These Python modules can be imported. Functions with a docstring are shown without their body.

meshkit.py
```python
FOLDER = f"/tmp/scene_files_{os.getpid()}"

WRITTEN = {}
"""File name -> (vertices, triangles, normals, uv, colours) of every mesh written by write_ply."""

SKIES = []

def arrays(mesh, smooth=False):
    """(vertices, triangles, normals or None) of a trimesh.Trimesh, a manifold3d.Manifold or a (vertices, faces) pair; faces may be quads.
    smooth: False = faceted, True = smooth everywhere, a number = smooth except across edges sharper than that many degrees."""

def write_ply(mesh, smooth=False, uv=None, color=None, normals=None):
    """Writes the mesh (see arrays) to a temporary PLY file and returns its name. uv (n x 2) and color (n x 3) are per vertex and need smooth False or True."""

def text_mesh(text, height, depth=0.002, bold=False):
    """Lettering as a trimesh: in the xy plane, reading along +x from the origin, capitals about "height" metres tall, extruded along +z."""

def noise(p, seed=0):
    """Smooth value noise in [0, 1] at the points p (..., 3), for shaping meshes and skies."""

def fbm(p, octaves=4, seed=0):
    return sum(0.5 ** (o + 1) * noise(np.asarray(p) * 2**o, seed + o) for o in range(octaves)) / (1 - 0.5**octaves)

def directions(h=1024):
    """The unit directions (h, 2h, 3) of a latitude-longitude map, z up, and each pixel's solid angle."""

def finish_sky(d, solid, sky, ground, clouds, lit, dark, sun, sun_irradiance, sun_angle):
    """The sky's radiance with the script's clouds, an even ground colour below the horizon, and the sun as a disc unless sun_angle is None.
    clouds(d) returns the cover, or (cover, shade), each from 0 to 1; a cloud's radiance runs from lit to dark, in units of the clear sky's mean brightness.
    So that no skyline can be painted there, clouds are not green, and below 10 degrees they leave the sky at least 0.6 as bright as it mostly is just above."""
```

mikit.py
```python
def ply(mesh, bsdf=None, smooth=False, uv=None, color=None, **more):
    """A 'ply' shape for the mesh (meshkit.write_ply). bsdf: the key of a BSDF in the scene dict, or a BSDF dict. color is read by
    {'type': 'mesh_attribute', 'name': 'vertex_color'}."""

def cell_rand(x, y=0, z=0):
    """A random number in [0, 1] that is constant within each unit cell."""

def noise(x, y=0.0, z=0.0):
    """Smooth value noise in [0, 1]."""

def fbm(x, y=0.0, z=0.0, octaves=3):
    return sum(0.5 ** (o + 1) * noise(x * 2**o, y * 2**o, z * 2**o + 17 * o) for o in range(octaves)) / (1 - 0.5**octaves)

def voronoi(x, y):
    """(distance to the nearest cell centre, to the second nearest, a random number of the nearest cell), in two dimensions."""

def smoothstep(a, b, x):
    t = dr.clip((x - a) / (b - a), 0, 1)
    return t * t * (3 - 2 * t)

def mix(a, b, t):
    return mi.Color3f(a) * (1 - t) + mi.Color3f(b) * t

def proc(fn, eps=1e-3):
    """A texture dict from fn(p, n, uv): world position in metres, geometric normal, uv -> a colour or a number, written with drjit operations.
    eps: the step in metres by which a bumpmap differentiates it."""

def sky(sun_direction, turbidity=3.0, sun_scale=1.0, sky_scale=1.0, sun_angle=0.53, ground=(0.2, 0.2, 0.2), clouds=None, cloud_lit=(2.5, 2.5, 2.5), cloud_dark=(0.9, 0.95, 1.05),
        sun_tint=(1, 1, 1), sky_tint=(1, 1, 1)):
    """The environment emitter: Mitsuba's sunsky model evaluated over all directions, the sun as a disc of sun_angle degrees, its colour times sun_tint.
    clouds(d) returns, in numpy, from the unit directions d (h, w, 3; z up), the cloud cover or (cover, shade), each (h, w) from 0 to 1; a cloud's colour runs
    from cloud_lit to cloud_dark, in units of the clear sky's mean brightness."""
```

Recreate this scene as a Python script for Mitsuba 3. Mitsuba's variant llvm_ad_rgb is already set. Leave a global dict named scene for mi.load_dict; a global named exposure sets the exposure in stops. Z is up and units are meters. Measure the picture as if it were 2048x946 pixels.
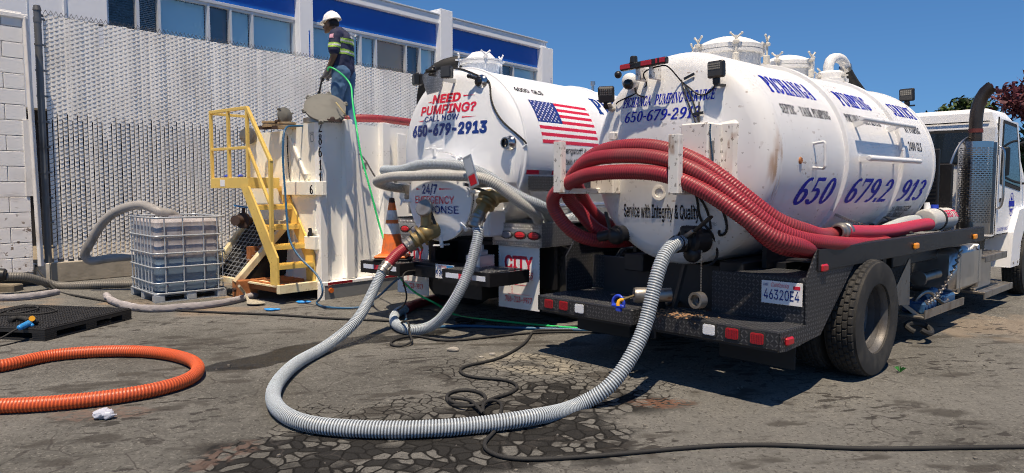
import math, glob, numpy as np, trimesh, mitsuba as mi, mikit, meshkit, drjit as dr
import manifold3d as m3
from scipy.interpolate import CubicSpline
from shapely.geometry import Polygon, Point
from shapely import affinity, union_all, box as sbox
from PIL import Image, ImageDraw, ImageFont
T = mi.ScalarTransform4f
scene, labels = {}, {}
# ---------------------------------------------------------------- camera, sky, exposure
CAM_H, FOC, CX, CY, PITCH = 1.65, 1420.0, 1024.0, 473.0, math.atan(99 / 1420)
scene['camera'] = {'type': 'perspective', 'fov': math.degrees(2 * math.atan(1024 / FOC)), 'fov_axis': 'x', 'near_clip': 0.05, 'far_clip': 900.0,
                   'to_world': T().look_at(origin=[0, 0, CAM_H], target=[0, math.cos(PITCH), CAM_H - math.sin(PITCH)], up=[0, 0, 1])}
scene['sky'] = mikit.sky((-0.02, -0.38, 1.0), turbidity=2.4, sky_scale=0.72, ground=(0.16, 0.15, 0.13), sky_tint=(0.50, 0.82, 1.10), sun_tint=(1.0, 0.99, 0.965))
exposure = 1.85

# ---------------------------------------------------------------- measuring: surveyed points of the place (site plan in metres, z up)
def ray(x, y):
    d = np.array([(x - CX) / FOC, 1.0, -(y - CY) / FOC]); c, s = math.cos(PITCH), math.sin(PITCH)
    return np.array([d[0], d[1] * c + d[2] * s, -d[1] * s + d[2] * c])
def G(x, y, z=0.0):
    r = ray(x, y); t = (z - CAM_H) / r[2]; return np.array([r[0] * t, r[1] * t, z])
def D(x, y, dist):
    r = ray(x, y); t = dist / r[1]; return np.array([r[0] * t, dist, CAM_H + r[2] * t])
class Frame:
    """A local frame: a forward along the thing, b to its right, z up."""
    def __init__(s, O, A):
        s.O = np.array([O[0], O[1], 0.0]); A = np.array([A[0], A[1], 0.0]); s.A = A / np.linalg.norm(A); s.B = np.array([s.A[1], -s.A[0], 0.0]); s.Z = np.array([0, 0, 1.0])
    def w(s, a, b, z): return s.O + s.A * a + s.B * b + s.Z * z
    def W(s, V):
        V = np.asarray(V, float); return s.O + V[:, :1] * s.A + V[:, 1:2] * s.B + V[:, 2:3] * s.Z
    def mesh(s, m): return (s.W(m[0]), np.asarray(m[1])[:, ::-1])
    def l(s, p): d = np.asarray(p) - s.O; return np.array([d @ s.A, d @ s.B, d[2]])
    def on(s, x, y, n, off):
        n = {'a': s.A, 'b': s.B}[n]; r = ray(x, y); o = np.array([0, 0, CAM_H]); t = ((s.O + n * off - o) @ n) / (r @ n); return o + r * t
    def pa(s, x, y, a): return s.on(x, y, 'a', a)
    def pb(s, x, y, b): return s.on(x, y, 'b', b)
F1 = Frame((1.10, 5.97), (.729, .685))        # near truck, origin under its rear bumper
F2 = Frame((-.62, 8.76), (.64, .768))         # far truck, origin between its mud flaps
FN = Frame((-8.004, 12.084), (.643, .766))    # fence line, origin at its end post
FC = Frame((-2.774, 10.303), (.643, .766))    # waste tank container, origin at its near corner
FB = Frame((-8.004 - .766 * 4, 12.084 + .643 * 4), (.643, .766))  # building
FI = Frame((-5.068, 9.99), (.733, .68))

# ---------------------------------------------------------------- mesh helpers: a mesh is (vertices, triangles)
def cat(*ms):
    ms = [m for q in ms for m in (q if isinstance(q, list) else [q])]
    V, Fc, n = [], [], 0
    for v, f in ms:
        V.append(np.asarray(v, float)); Fc.append(np.asarray(f, int) + n); n += len(v)
    return (np.vstack(V), np.vstack(Fc))
def _chamfer_topology():
    s = np.array([[x, y, z] for x in (-1, 1) for y in (-1, 1) for z in (-1, 1)], float); P = []
    for q in s:
        for k in range(3):
            e = q.copy(); e *= .8; e[k] = q[k]; P.append(e)
    P = np.array(P); h = trimesh.convex.convex_hull(P); i = [int(np.argmin(np.linalg.norm(P - v, axis=1))) for v in h.vertices]
    return P, np.array(i)[h.faces]
_CP, _CF = _chamfer_topology()
_S8 = np.array([[x, y, z] for x in (-1, 1) for y in (-1, 1) for z in (-1, 1)], float)
_F8 = np.array([[0, 1, 3], [0, 3, 2], [4, 6, 7], [4, 7, 5], [0, 4, 5], [0, 5, 1], [2, 3, 7], [2, 7, 6], [0, 2, 6], [0, 6, 4], [1, 5, 7], [1, 7, 3]])
def box(x0, x1, y0, y1, z0, z1, c=0.0):
    h = np.array([x1 - x0, y1 - y0, z1 - z0]) / 2; m = np.array([x0 + x1, y0 + y1, z0 + z1]) / 2
    if c <= 0: return (_S8 * h + m, _F8)
    c = min(c, *(np.abs(h) * .9)); V = np.sign(_CP) * np.where(np.abs(_CP) > .9, h, h - c) + m
    return (V, _CF)
def rot(m, axis, ang, at=(0, 0, 0)):
    R = trimesh.transformations.rotation_matrix(ang, axis, at); return (np.asarray(m[0]) @ R[:3, :3].T + R[:3, 3], m[1])
def mov(m, d): return (np.asarray(m[0]) + np.asarray(d, float), m[1])
def scl(m, s): return (np.asarray(m[0]) * np.asarray(s, float), m[1])
def basis(d, up=(0, 0, 1)):
    d = np.asarray(d, float); d = d / np.linalg.norm(d); u = np.asarray(up, float)
    if abs(d @ u) > .98: u = np.array([1.0, 0, 0]) if abs(d[0]) < .9 else np.array([0, 1.0, 0])
    x = np.cross(u, d); x /= np.linalg.norm(x); return x, np.cross(d, x), d
def beam(p0, p1, w, h, up=(0, 0, 1), c=0.0):
    p0, p1 = np.asarray(p0, float), np.asarray(p1, float); L = np.linalg.norm(p1 - p0); x, y, d = basis(p1 - p0, up)
    m = box(-w / 2, w / 2, -h / 2, h / 2, 0, L, c); return (p0 + m[0] @ np.array([x, y, d]), m[1])
def lathe(prof, p0=(0, 0, 0), axis=(0, 0, 1), n=28, up=(0, 0, 1)):
    """prof: (radius, height along the axis) pairs."""
    x, y, d = basis(axis, up); t = np.arange(n) * 2 * np.pi / n; c, s = np.cos(t), np.sin(t); V, Fc = [], []
    for r, h in prof: V.append(np.asarray(p0) + h * d + r * (c[:, None] * x + s[:, None] * y))
    for k in range(len(prof) - 1):
        i = np.arange(n); j = (i + 1) % n; a, b = k * n, (k + 1) * n
        Fc += [np.stack([a + i, a + j, b + j], 1), np.stack([a + i, b + j, b + i], 1)]
    return (np.vstack(V), np.vstack(Fc))
def cyl(p0, p1, r, r1=None, n=20, bev=0.0):
    p0, p1 = np.asarray(p0, float), np.asarray(p1, float); L = np.linalg.norm(p1 - p0); r1 = r if r1 is None else r1; b = bev
    pr = [(1e-4, 0), (r - b, 0)] + ([(r, b), (r1, L - b)] if b else [(r, 0), (r1, L)]) + [(r1 - b, L), (1e-4, L)]
    return lathe(pr, p0, p1 - p0, n)
def ringm(p0, axis, r0, r1, h, n=32): return lathe([(r0, 0), (r1, 0), (r1, h), (r0, h), (r0, 0)], p0, axis, n)
def ball(c, r, n=10, s=(1, 1, 1)):
    m = trimesh.creation.icosphere(subdivisions=2 if n <= 12 else 3); return (np.array(m.vertices) * r * np.asarray(s) + np.asarray(c), np.array(m.faces))
def spline(pts, step, smooth=True):
    P = np.asarray(pts, float); t = np.r_[0, np.cumsum(np.linalg.norm(np.diff(P, axis=0), axis=1))]
    if smooth and len(P) > 2:
        tt = np.r_[0, np.cumsum(np.sqrt(np.linalg.norm(np.diff(P, axis=0), axis=1)) + 1e-6)]; cs = CubicSpline(tt, P); q = cs(np.linspace(0, tt[-1], max(200, 40 * len(P))))
    else:
        q = np.array([P[0] + (P[-1] - P[0]) * 0])[:0]; q = np.vstack([np.linspace(P[i], P[i + 1], 12, endpoint=(i == len(P) - 2)) for i in range(len(P) - 1)])
    s = np.r_[0, np.cumsum(np.linalg.norm(np.diff(q, axis=0), axis=1))]; n = max(3, int(s[-1] / step) + 1)
    u = np.linspace(0, s[-1], n); return np.stack([np.interp(u, s, q[:, k]) for k in range(3)], 1), u
def sweep(P, R, n=12, caps=True):
    P = np.asarray(P, float); R = np.broadcast_to(R, (len(P),)); t = np.gradient(P, axis=0); t /= np.linalg.norm(t, axis=1, keepdims=True) + 1e-12
    x = basis(t[0])[0]; fr = []
    for k in range(len(P)):
        x = x - (x @ t[k]) * t[k]; x /= np.linalg.norm(x); fr.append(x)
    X = np.array(fr); Y = np.cross(t, X); g = np.arange(n) * 2 * np.pi / n
    V = (P[:, None] + R[:, None, None] * (np.cos(g)[None, :, None] * X[:, None] + np.sin(g)[None, :, None] * Y[:, None])).reshape(-1, 3)
    i, j = np.meshgrid(np.arange(len(P) - 1), np.arange(n), indexing='ij'); q = np.stack([i * n + j, i * n + (j + 1) % n, (i + 1) * n + (j + 1) % n, (i + 1) * n + j], -1).reshape(-1, 4)
    Fc = np.vstack([q[:, [0, 1, 2]], q[:, [0, 2, 3]]])
    if caps:
        a, b = len(V), len(V) + 1; V = np.vstack([V, P[:1], P[-1:]]); k = np.arange(n); e = (len(P) - 1) * n
        Fc = np.vstack([Fc, np.stack([np.full(n, a), (k + 1) % n, k], 1), np.stack([np.full(n, b), e + k, e + (k + 1) % n], 1)])
    return (V, Fc)
def tube(pts, r, n=10, step=None, smooth=True):
    P, _ = spline(pts, step or max(r * 1.2, .008), smooth); return sweep(P, r, n)
def prism(poly, h, frame=None, off=0.0, plane='xy'):
    """A polygon (shapely or points) extruded by h."""
    poly = poly if hasattr(poly, 'geom_type') else Polygon(poly); ms = []
    for g in getattr(poly, 'geoms', [poly]):
        m = trimesh.creation.extrude_polygon(g, h, engine='earcut'); ms.append((np.array(m.vertices), np.array(m.faces)))
    return cat(ms)
def ab_prism(pts, b0, b1):
    """Polygon in (a, z) extruded across b, in a local frame."""
    m = prism(pts, b1 - b0); V = m[0]; return (np.stack([V[:, 0], V[:, 2] + b0, V[:, 1]], 1), m[1][:, ::-1])
def bz_prism(pts, a0, a1):
    m = prism(pts, a1 - a0); V = m[0]; return (np.stack([V[:, 2] + a0, V[:, 0], V[:, 1]], 1), m[1])
def hullm(P):
    h = trimesh.convex.convex_hull(np.asarray(P, float)); return (np.array(h.vertices), np.array(h.faces))
def rrect(x0, x1, y0, y1, r): return sbox(x0 + r, y0 + r, x1 - r, y1 - r).buffer(r, quad_segs=4)

# ---------------------------------------------------------------- things and parts
def numbered(k):
    if k not in scene and k not in labels and not any(x.startswith(k + '__') for x in scene): return k
    i = 1
    while True:
        q = f'{k}_{i:03d}'
        if q not in scene and q not in labels and not any(x.startswith(q + '__') for x in scene): return q
        i += 1
def thing(name, label, cat_, group=None, kind=None):
    k = numbered(name); labels[k] = {'label': label, 'category': cat_}
    if group: labels[k]['group'] = group
    if kind: labels[k]['kind'] = kind
    return k
_count = {}
def part(parent, name, mesh, mat, smooth=30, label=None, frame=None, kind=None, **kw):
    base = f'{parent}__{name}'; i = _count.get(base, -1) + 1; _count[base] = i; k = base if i == 0 else f'{base}_{i:03d}'
    if isinstance(mesh, list): mesh = cat(mesh)
    if frame is not None: mesh = frame.mesh(mesh)
    scene[k] = mikit.ply(mesh, mat, smooth=smooth, **kw)
    if label or kind:
        labels[k] = {}
        if label: labels[k]['label'] = label
        if kind: labels[k]['kind'] = kind
    return k
def copy_part(parent, name, src, M):
    base = f'{parent}__{name}'; i = _count.get(base, -1) + 1; _count[base] = i; k = base if i == 0 else f'{base}_{i:03d}'
    scene[k] = {**src, 'to_world': T(M)}; return k
def single(name, label, cat_, mesh, mat, smooth=30, group=None, kind=None, frame=None, **kw):
    k = thing(name, label, cat_, group, kind)
    if cat_ is None: labels[k].pop('category')
    if isinstance(mesh, list): mesh = cat(mesh)
    if frame is not None: mesh = frame.mesh(mesh)
    scene[k] = mikit.ply(mesh, mat, smooth=smooth, **kw); return k
def structure(name, label, mesh, mat, smooth=False):
    return single(name, label, None, mesh, mat, smooth, kind='structure')
RNG = np.random.default_rng(7)

# ---------------------------------------------------------------- lettering
_FONT = glob.glob('/opt/blender-*/*/datafiles/fonts/Inter.woff2')[0]
def sans(text, h, bold=0, sx=1.0, shear=0.0, gap=0.0):
    """Sans lettering as a shapely shape, capitals h tall, baseline y = 0, starting at x = 0."""
    font = ImageFont.truetype(_FONT, 96); x, out = 0.0, []
    for ch in ([text] if not gap else list(text)):
        x0, y0, x1, y1 = font.getbbox(ch, anchor='ls', stroke_width=bold); im = Image.new('L', (x1 - x0 + 8, y1 - y0 + 8))
        if x1 > x0 and ch.strip():
            ImageDraw.Draw(im).text((4 - x0, 4 - y0), ch, 255, font, anchor='ls', stroke_width=bold)
            on = np.pad(np.asarray(im) > 127, ((0, 0), (1, 1))).astype(np.int8); r, s = np.nonzero(np.diff(on, axis=1) == 1); e = np.nonzero(np.diff(on, axis=1) == -1)[1]
            g = union_all(sbox(s, -r - 1, e, -r)).buffer(.6).buffer(-.6).simplify(.7); out.append(affinity.translate(g, x + x0 - 4, 4 - y0))
        x += font.getlength(ch) + gap
    k = h / 70.0; return affinity.affine_transform(union_all(out), [k * sx, shear * k, 0, k, 0, 0])
def _ring(cx, cy, rx, ry, t, th):
    return affinity.scale(Point(cx, cy).buffer(1, quad_segs=10), rx, ry, origin=(cx, cy)).difference(affinity.scale(Point(cx, cy).buffer(1, quad_segs=10), rx - t, max(ry - th, .01), origin=(cx, cy)))
def _glyph(c, t=.2, th=None):
    """Slab-serif capitals and figures, unit height: (shape, advance)."""
    U = union_all; th = .42 * t if th is None else th
    def stem(x, w=t, y0=0, y1=1, top=True, bot=True, s=.08):
        g = [sbox(x, y0, x + w, y1)]
        if top: g.append(sbox(x - s, y1 - th, x + w + s, y1))
        if bot: g.append(sbox(x - s, y0, x + w + s, y0 + th))
        return U(g)
    def dg(x0, y0, x1, y1, w): return Polygon([(x0, y0), (x0 + w, y0), (x1 + w, y1), (x1, y1)])
    right, left = (lambda g, x: g.intersection(sbox(x, -1, 9, 2))), (lambda g, x: g.intersection(sbox(-9, -1, x, 2)))
    def half(x, cy, rx, ry): return right(_ring(x, cy, rx, ry, t, th), x)
    if c == ' ': return None, .45
    if c == '.': return sbox(.05, 0, .25, .18), .36
    if c == '-': return sbox(.05, .38, .42, .5), .5
    if c == '&': c = '8'
    if c == 'I': return stem(.1), .42
    if c == 'P': return U([stem(.1), sbox(.3, .93, .45, 1), sbox(.3, .42, .45, .5), half(.42, .71, .36, .29)]), .84
    if c == 'B': return U([stem(.1), sbox(.3, .93, .42, 1), sbox(.3, .47, .42, .55), sbox(.3, 0, .42, .08), half(.4, .75, .34, .25), half(.4, .27, .4, .27)]), .86
    if c == 'R': return U([stem(.1), sbox(.3, .93, .45, 1), sbox(.3, .45, .45, .53), half(.42, .73, .34, .27), dg(.62, 0, .4, .47, t), sbox(.6, 0, .95, .07)]), .96
    if c == 'D': return U([stem(.1), sbox(.3, .93, .45, 1), sbox(.3, 0, .45, .07), half(.42, .5, .46, .5)]), .94
    if c == 'H': return U([stem(.1), stem(.66), sbox(.2, .46, .8, .54)]), .98
    if c == 'N': return U([stem(.12, .09), stem(.74, .09, bot=False), dg(.68, 0, .08, 1, t * .9)]), .98
    if c == 'M': return U([stem(.12, .09), stem(.86, t), dg(.46, 0, .1, 1, t * .85), dg(.46, 0, .86, 1, .09)]), 1.18
    if c == 'A': return U([dg(.08, 0, .4, 1, .09), dg(.66, 0, .36, 1, t), sbox(.22, .3, .72, .38), sbox(-.02, 0, .28, .06), sbox(.56, 0, .98, .06)]), .98
    if c == 'V': return U([dg(.4, 0, .06, 1, t), dg(.42, 0, .76, 1, .09), sbox(-.04, .94, .36, 1), sbox(.66, .94, .96, 1)]), .94
    if c == 'U': return U([stem(.1, t, .3, 1, bot=False), stem(.72, .09, .3, 1, bot=False), _ring(.455, .32, .355, .32, t * .8, th).intersection(sbox(-1, -1, 2, .33))]), .96
    if c == 'Y': return U([stem(.38, t, 0, .5, top=False), dg(.38, .45, .06, 1, t * .9), dg(.42, .45, .76, 1, .09), sbox(-.04, .94, .32, 1), sbox(.66, .94, .94, 1)]), .94
    if c == 'T': return U([stem(.33, top=False), sbox(.02, .92, .84, 1), sbox(.02, .72, .09, 1), sbox(.77, .72, .84, 1)]), .88
    if c == 'L': return U([stem(.1), sbox(.3, 0, .74, .08), sbox(.67, 0, .74, .28)]), .8
    if c == 'E': return U([stem(.1), sbox(.3, 0, .74, .08), sbox(.67, 0, .74, .28), sbox(.3, .92, .7, 1), sbox(.63, .74, .7, 1), sbox(.3, .46, .55, .54), sbox(.49, .36, .56, .64)]), .82
    if c == 'K': return U([stem(.1), dg(.62, 0, .4, .55, t), dg(.26, .4, .7, 1, .09), sbox(.56, .94, .88, 1), sbox(.54, 0, .94, .06)]), .96
    if c in 'CG':
        g = _ring(.47, .5, .44, .5, t, th).difference(Polygon([(.5, .3), (1.2, .22), (1.2, .76), (.5, .7)])); g = U([g, sbox(.78, .68, .86, .97)])
        return (U([g, sbox(.68, .06, .86, .42), sbox(.58, .36, .94, .43)]) if c == 'G' else g), .94
    if c in 'OQ0':
        return _ring(.42 if c == '0' else .46, .5, .36 if c == '0' else .44, .5, t * .95, th), .86 if c == '0' else .94
    if c == 'S':
        a = _ring(.38, .74, .32, .26, t * .95, th).difference(sbox(.38, 0, 1, .74)).difference(Polygon([(.38, .74), (1, .74), (1, .86), (.5, .82)])); b = _ring(.38, .27, .34, .27, t * .95, th).difference(sbox(-1, .27, .38, 1)).difference(Polygon([(.38, .27), (-1, .27), (-1, .14), (.3, .2)]))
        return U([a, b, dg(.34, .42, .3, .58, .16), sbox(.6, .7, .67, .96), sbox(.06, .04, .13, .3)]), .8
    if c == '1': return U([stem(.26, t, top=False), Polygon([(.06, .74), (.3, 1), (.46, 1), (.3, .86), (.12, .7)])]), .7
    if c == '2': return U([_ring(.38, .71, .34, .29, t * .9, th).difference(sbox(-1, 0, .38, .71)), _ring(.38, .71, .34, .29, t * .9, th).intersection(sbox(-1, .8, .4, 2)), Polygon([(.04, 0), (.04, .1), (.52, .62), (.7, .62), (.26, .12), (.26, 0)]), sbox(.04, 0, .76, .12)]), .84
    if c == '3': return U([_ring(.36, .74, .32, .26, t * .9, th).difference(sbox(-1, .3, .34, .82)), _ring(.36, .28, .36, .28, t * .9, th).difference(sbox(-1, .17, .34, 1))]), .82
    if c == '4': return U([stem(.48, t, top=False), sbox(.02, .24, .86, .34), Polygon([(.02, .28), (.5, 1), (.62, 1), (.16, .28)])]), .9
    if c == '5': return U([_ring(.36, .31, .37, .31, t * .95, th).difference(sbox(-1, .2, .3, .5)), sbox(.1, .88, .68, 1), Polygon([(.08, .46), (.12, .94), (.22, .94), (.2, .54)])]), .84
    if c == '6': return U([_ring(.42, .3, .36, .3, t * .95, th), _ring(.55, .4, .5, .6, t, th).intersection(Polygon([(-1, .3), (.42, .3), (.6, .8), (.72, 1.1), (-1, 1.1)]))]), .86
    if c == '9': return affinity.rotate(_glyph('6', t, th)[0], 180, origin=(.43, .5)), .86
    if c == '7': return U([sbox(.04, .86, .76, 1), sbox(.04, .7, .1, 1), Polygon([(.18, 0), (.4, 0), (.76, .9), (.62, .9)])]), .82
    if c == '8': return U([_ring(.4, .75, .3, .25, t * .85, th * .9), _ring(.4, .27, .37, .28, t * .9, th)]), .84
    return _glyph('O', t, th)
def serif(text, h, sx=1.0, shear=0.0, t=.2, gap=0.0):
    x, out = 0.0, []
    for ch in text:
        g, adv = _glyph(ch, t)
        if g is not None: out.append(affinity.translate(g, x, 0))
        x += adv + gap
    return affinity.affine_transform(union_all(out).buffer(.004), [h * sx, shear * h, 0, h, 0, 0])
def fit(shape, width):
    x0, _, x1, _ = shape.bounds; return affinity.affine_transform(shape, [width / (x1 - x0), 0, 0, 1, -x0 * width / (x1 - x0), 0])
def flat(shape, edge=None):
    ms = []
    for g in getattr(shape, 'geoms', [shape]):
        if g.is_empty or g.area < 1e-8: continue
        v, f = trimesh.creation.triangulate_polygon(g, engine='earcut'); v = np.c_[v, np.zeros(len(v))]
        if edge: v, f = trimesh.remesh.subdivide_to_size(v, f, edge, max_iter=12)
        ms.append((np.asarray(v), np.asarray(f)))
    return cat(ms)
def wrap(shape, fn, edge=.03):
    v, f = flat(shape, edge); return (fn(v[:, 0], v[:, 1]), f)
# ---------------------------------------------------------------- materials
N, FBM, SS, MIX = mikit.noise, mikit.fbm, mikit.smoothstep, mikit.mix
def C(r, g, b): return {'type': 'rgb', 'value': [r, g, b]}
def plain(key, rgb, rough=.5, metal=0.0, **kw):
    scene[key] = {'type': 'twosided', 'bsdf': {'type': 'principled', 'base_color': C(*rgb), 'roughness': rough, 'metallic': metal, **kw}}
def procm(key, fn, rough=.5, metal=0.0, bump=None, bscale=1.0, eps=1e-3, **kw):
    b = {'type': 'principled', 'base_color': mikit.proc(fn), 'roughness': mikit.proc(rough) if callable(rough) else rough, 'metallic': metal, **kw}
    if bump: b = {'type': 'bumpmap', 'arbitrary': mikit.proc(bump, eps), 'scale': bscale, 'bsdf': b}
    scene[key] = {'type': 'twosided', 'bsdf': b}
def grime(rgb, dirt, amount=.35, freq=2.0, speck=0.0, low=None, streak=0.0):
    """A paint that has weathered: soft dirt, run-down streaks and small rust specks, fixed to the surface."""
    def fn(p, n, uv):
        m = SS(.45, .8, FBM(p.x * freq, p.y * freq, p.z * freq * .6, 4)) * amount
        if streak: m = m + SS(.55, .85, FBM(p.x * 9, p.y * 9, p.z * .7, 3)) * streak
        c = MIX(rgb, dirt, dr.clip(m, 0, 1))
        if speck: c = MIX(c, (.16, .07, .03), SS(.80, .86, N(p.x * 34, p.y * 34, p.z * 34)) * SS(.5, .75, N(p.x * 5, p.y * 5, p.z * 5)) * speck)
        return c
    return fn
_ga = grime((.72, .73, .74), (.48, .45, .40), .20, 1.6, .6, None, .12); _A1 = [float(x) for x in (*F1.A[:2], *F1.B[:2], *F1.O[:2])]
def tank_a(p, n, uv):
    c = _ga(p, n, uv); dx, dy = p.x - _A1[4], p.y - _A1[5]; la, lb = dx * _A1[0] + dy * _A1[1], dx * _A1[2] + dy * _A1[3]
    st = SS(.10, .02, dr.abs(la - .50 - .05 * N(p.z * 7, 3.0))) * SS(.35, .7, FBM(la * 30, p.z * 5, 2.0, 3)) * SS(1.2, 1.6, p.z) * SS(2.25, 1.8, p.z) * SS(.5, .7, lb)
    c = MIX(c, (.34, .19, .09), st * .8)
    return MIX(c, (.10, .085, .075), SS(.71, .74, FBM(p.x * 26, p.y * 26, p.z * 26, 3)) * SS(.4, .7, N(p.x * 3, p.y * 3, p.z * 3)) * .4)
procm('tank_white_a', tank_a, .34, specular=.3)
procm('tank_white_b', grime((.76, .78, .80), (.62, .62, .60), .12, 1.2, .0, None, .05), .30, specular=.35)
def scuffed(p, n, uv):
    c = grime((.72, .70, .66), (.45, .40, .33), .4, 6.0, 0, None, .25)(p, n, uv); c = MIX(c, (.10, .075, .06), SS(.66, .70, FBM(p.x * 48, p.y * 48, p.z * 30, 3)) * .7)
    return MIX(c, (.26, .12, .05), SS(.66, .74, FBM(p.x * 9 + 5, p.y * 9, p.z * 4, 3)) * .6)
procm('old_white', scuffed, .45)
plain('cab_white', (.76, .77, .78), .35, specular=.3)
plain('lamp_lens', (.05, .05, .05), .4)
procm('container_white', grime((.90, .89, .85), (.66, .62, .52), .12, 1.7, .25, None, .06), .4)
procm('container_cream', grime((.88, .86, .76), (.70, .60, .44), .22, 2.2, .3, None, .12), .45)
procm('yellow_paint', grime((.74, .52, .13), (.42, .26, .09), .3, 4.0, .5, (.2, .8, .2), .12), .42)
procm('cream_paint', grime((.72, .64, .42), (.36, .18, .07), .45, 6.0, .6, (.1, .5, .3)), .5)
procm('rust_orange', grime((.34, .125, .04), (.18, .07, .03), .8, 9.0, .8), .75)
plain('black_frame', (.012, .012, .014), .45)
plain('black_gloss', (.010, .010, .012), .22, clearcoat=.5)
plain('black_rubber', (.022, .022, .022), .75)
plain('black_plastic', (.016, .016, .017), .4)
procm('tyre_rubber', grime((.024, .024, .024), (.07, .065, .056), .5, 7.0, 0, (.0, .35, .35)), .8)
plain('dark_void', (.010, .010, .011), .8)
plain('steel', (.48, .48, .47), .32, 1.0)
procm('dull_steel', grime((.36, .34, .31), (.16, .12, .09), .6, 9.0, .5), .42, .85)
plain('chrome', (.46, .46, .47), .16, 1.0)
plain('galvanised', (.52, .56, .60), .42, .55)
procm('brass', grime((.34, .255, .12), (.17, .14, .09), .7, 14.0), .45, .75)
procm('aluminium', grime((.62, .62, .61), (.40, .38, .35), .35, 6.0), .30, .9)
plain('red_lens', (.42, .012, .02), .18, clearcoat=.6)
plain('dark_red_lens', (.22, .010, .018), .3)
plain('clear_lens', (.72, .74, .78), .16, clearcoat=.6)
plain('amber_lens', (.78, .28, .02), .2, clearcoat=.6)
plain('letter_blue', (.008, .018, .36), .55, specular=.25)
plain('letter_navy', (.012, .035, .20), .3)
plain('letter_red', (.62, .02, .05), .3)
plain('letter_black', (.012, .012, .016), .6, specular=.2)
plain('letter_white', (.8, .8, .8), .4)
plain('decal_white', (.8, .82, .83), .3)
plain('mirror_glass', (.02, .03, .04), .03, specular=.9)
plain('blue_plastic', (.02, .22, .55), .4)
plain('royal_plastic', (.03, .07, .55), .35)
plain('yellow_plastic', (.8, .38, .02), .35)
plain('blue_equipment', (.03, .09, .20), .4)
plain('green_hose', (.03, .55, .16), .35)
plain('blue_hose', (.025, .10, .20), .4)
plain('dark_blue_hose', (.02, .06, .11), .4)
plain('grass_green', (.05, .22, .05), .5)
scene['hose_skin'] = {'type': 'twosided', 'bsdf': {'type': 'principled', 'base_color': {'type': 'mesh_attribute', 'name': 'vertex_color'}, 'roughness': .42}}
plain('skin', (.13, .072, .046), .5)
plain('lid_white', (.70, .70, .69), .5, specular=.2)
plain('hair', (.012, .010, .010), .7)
procm('shirt_navy', lambda p, n, uv: MIX((.010, .014, .045), (.020, .026, .07), FBM(p.x * 26, p.y * 26, p.z * 26, 2)), .8)
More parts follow.
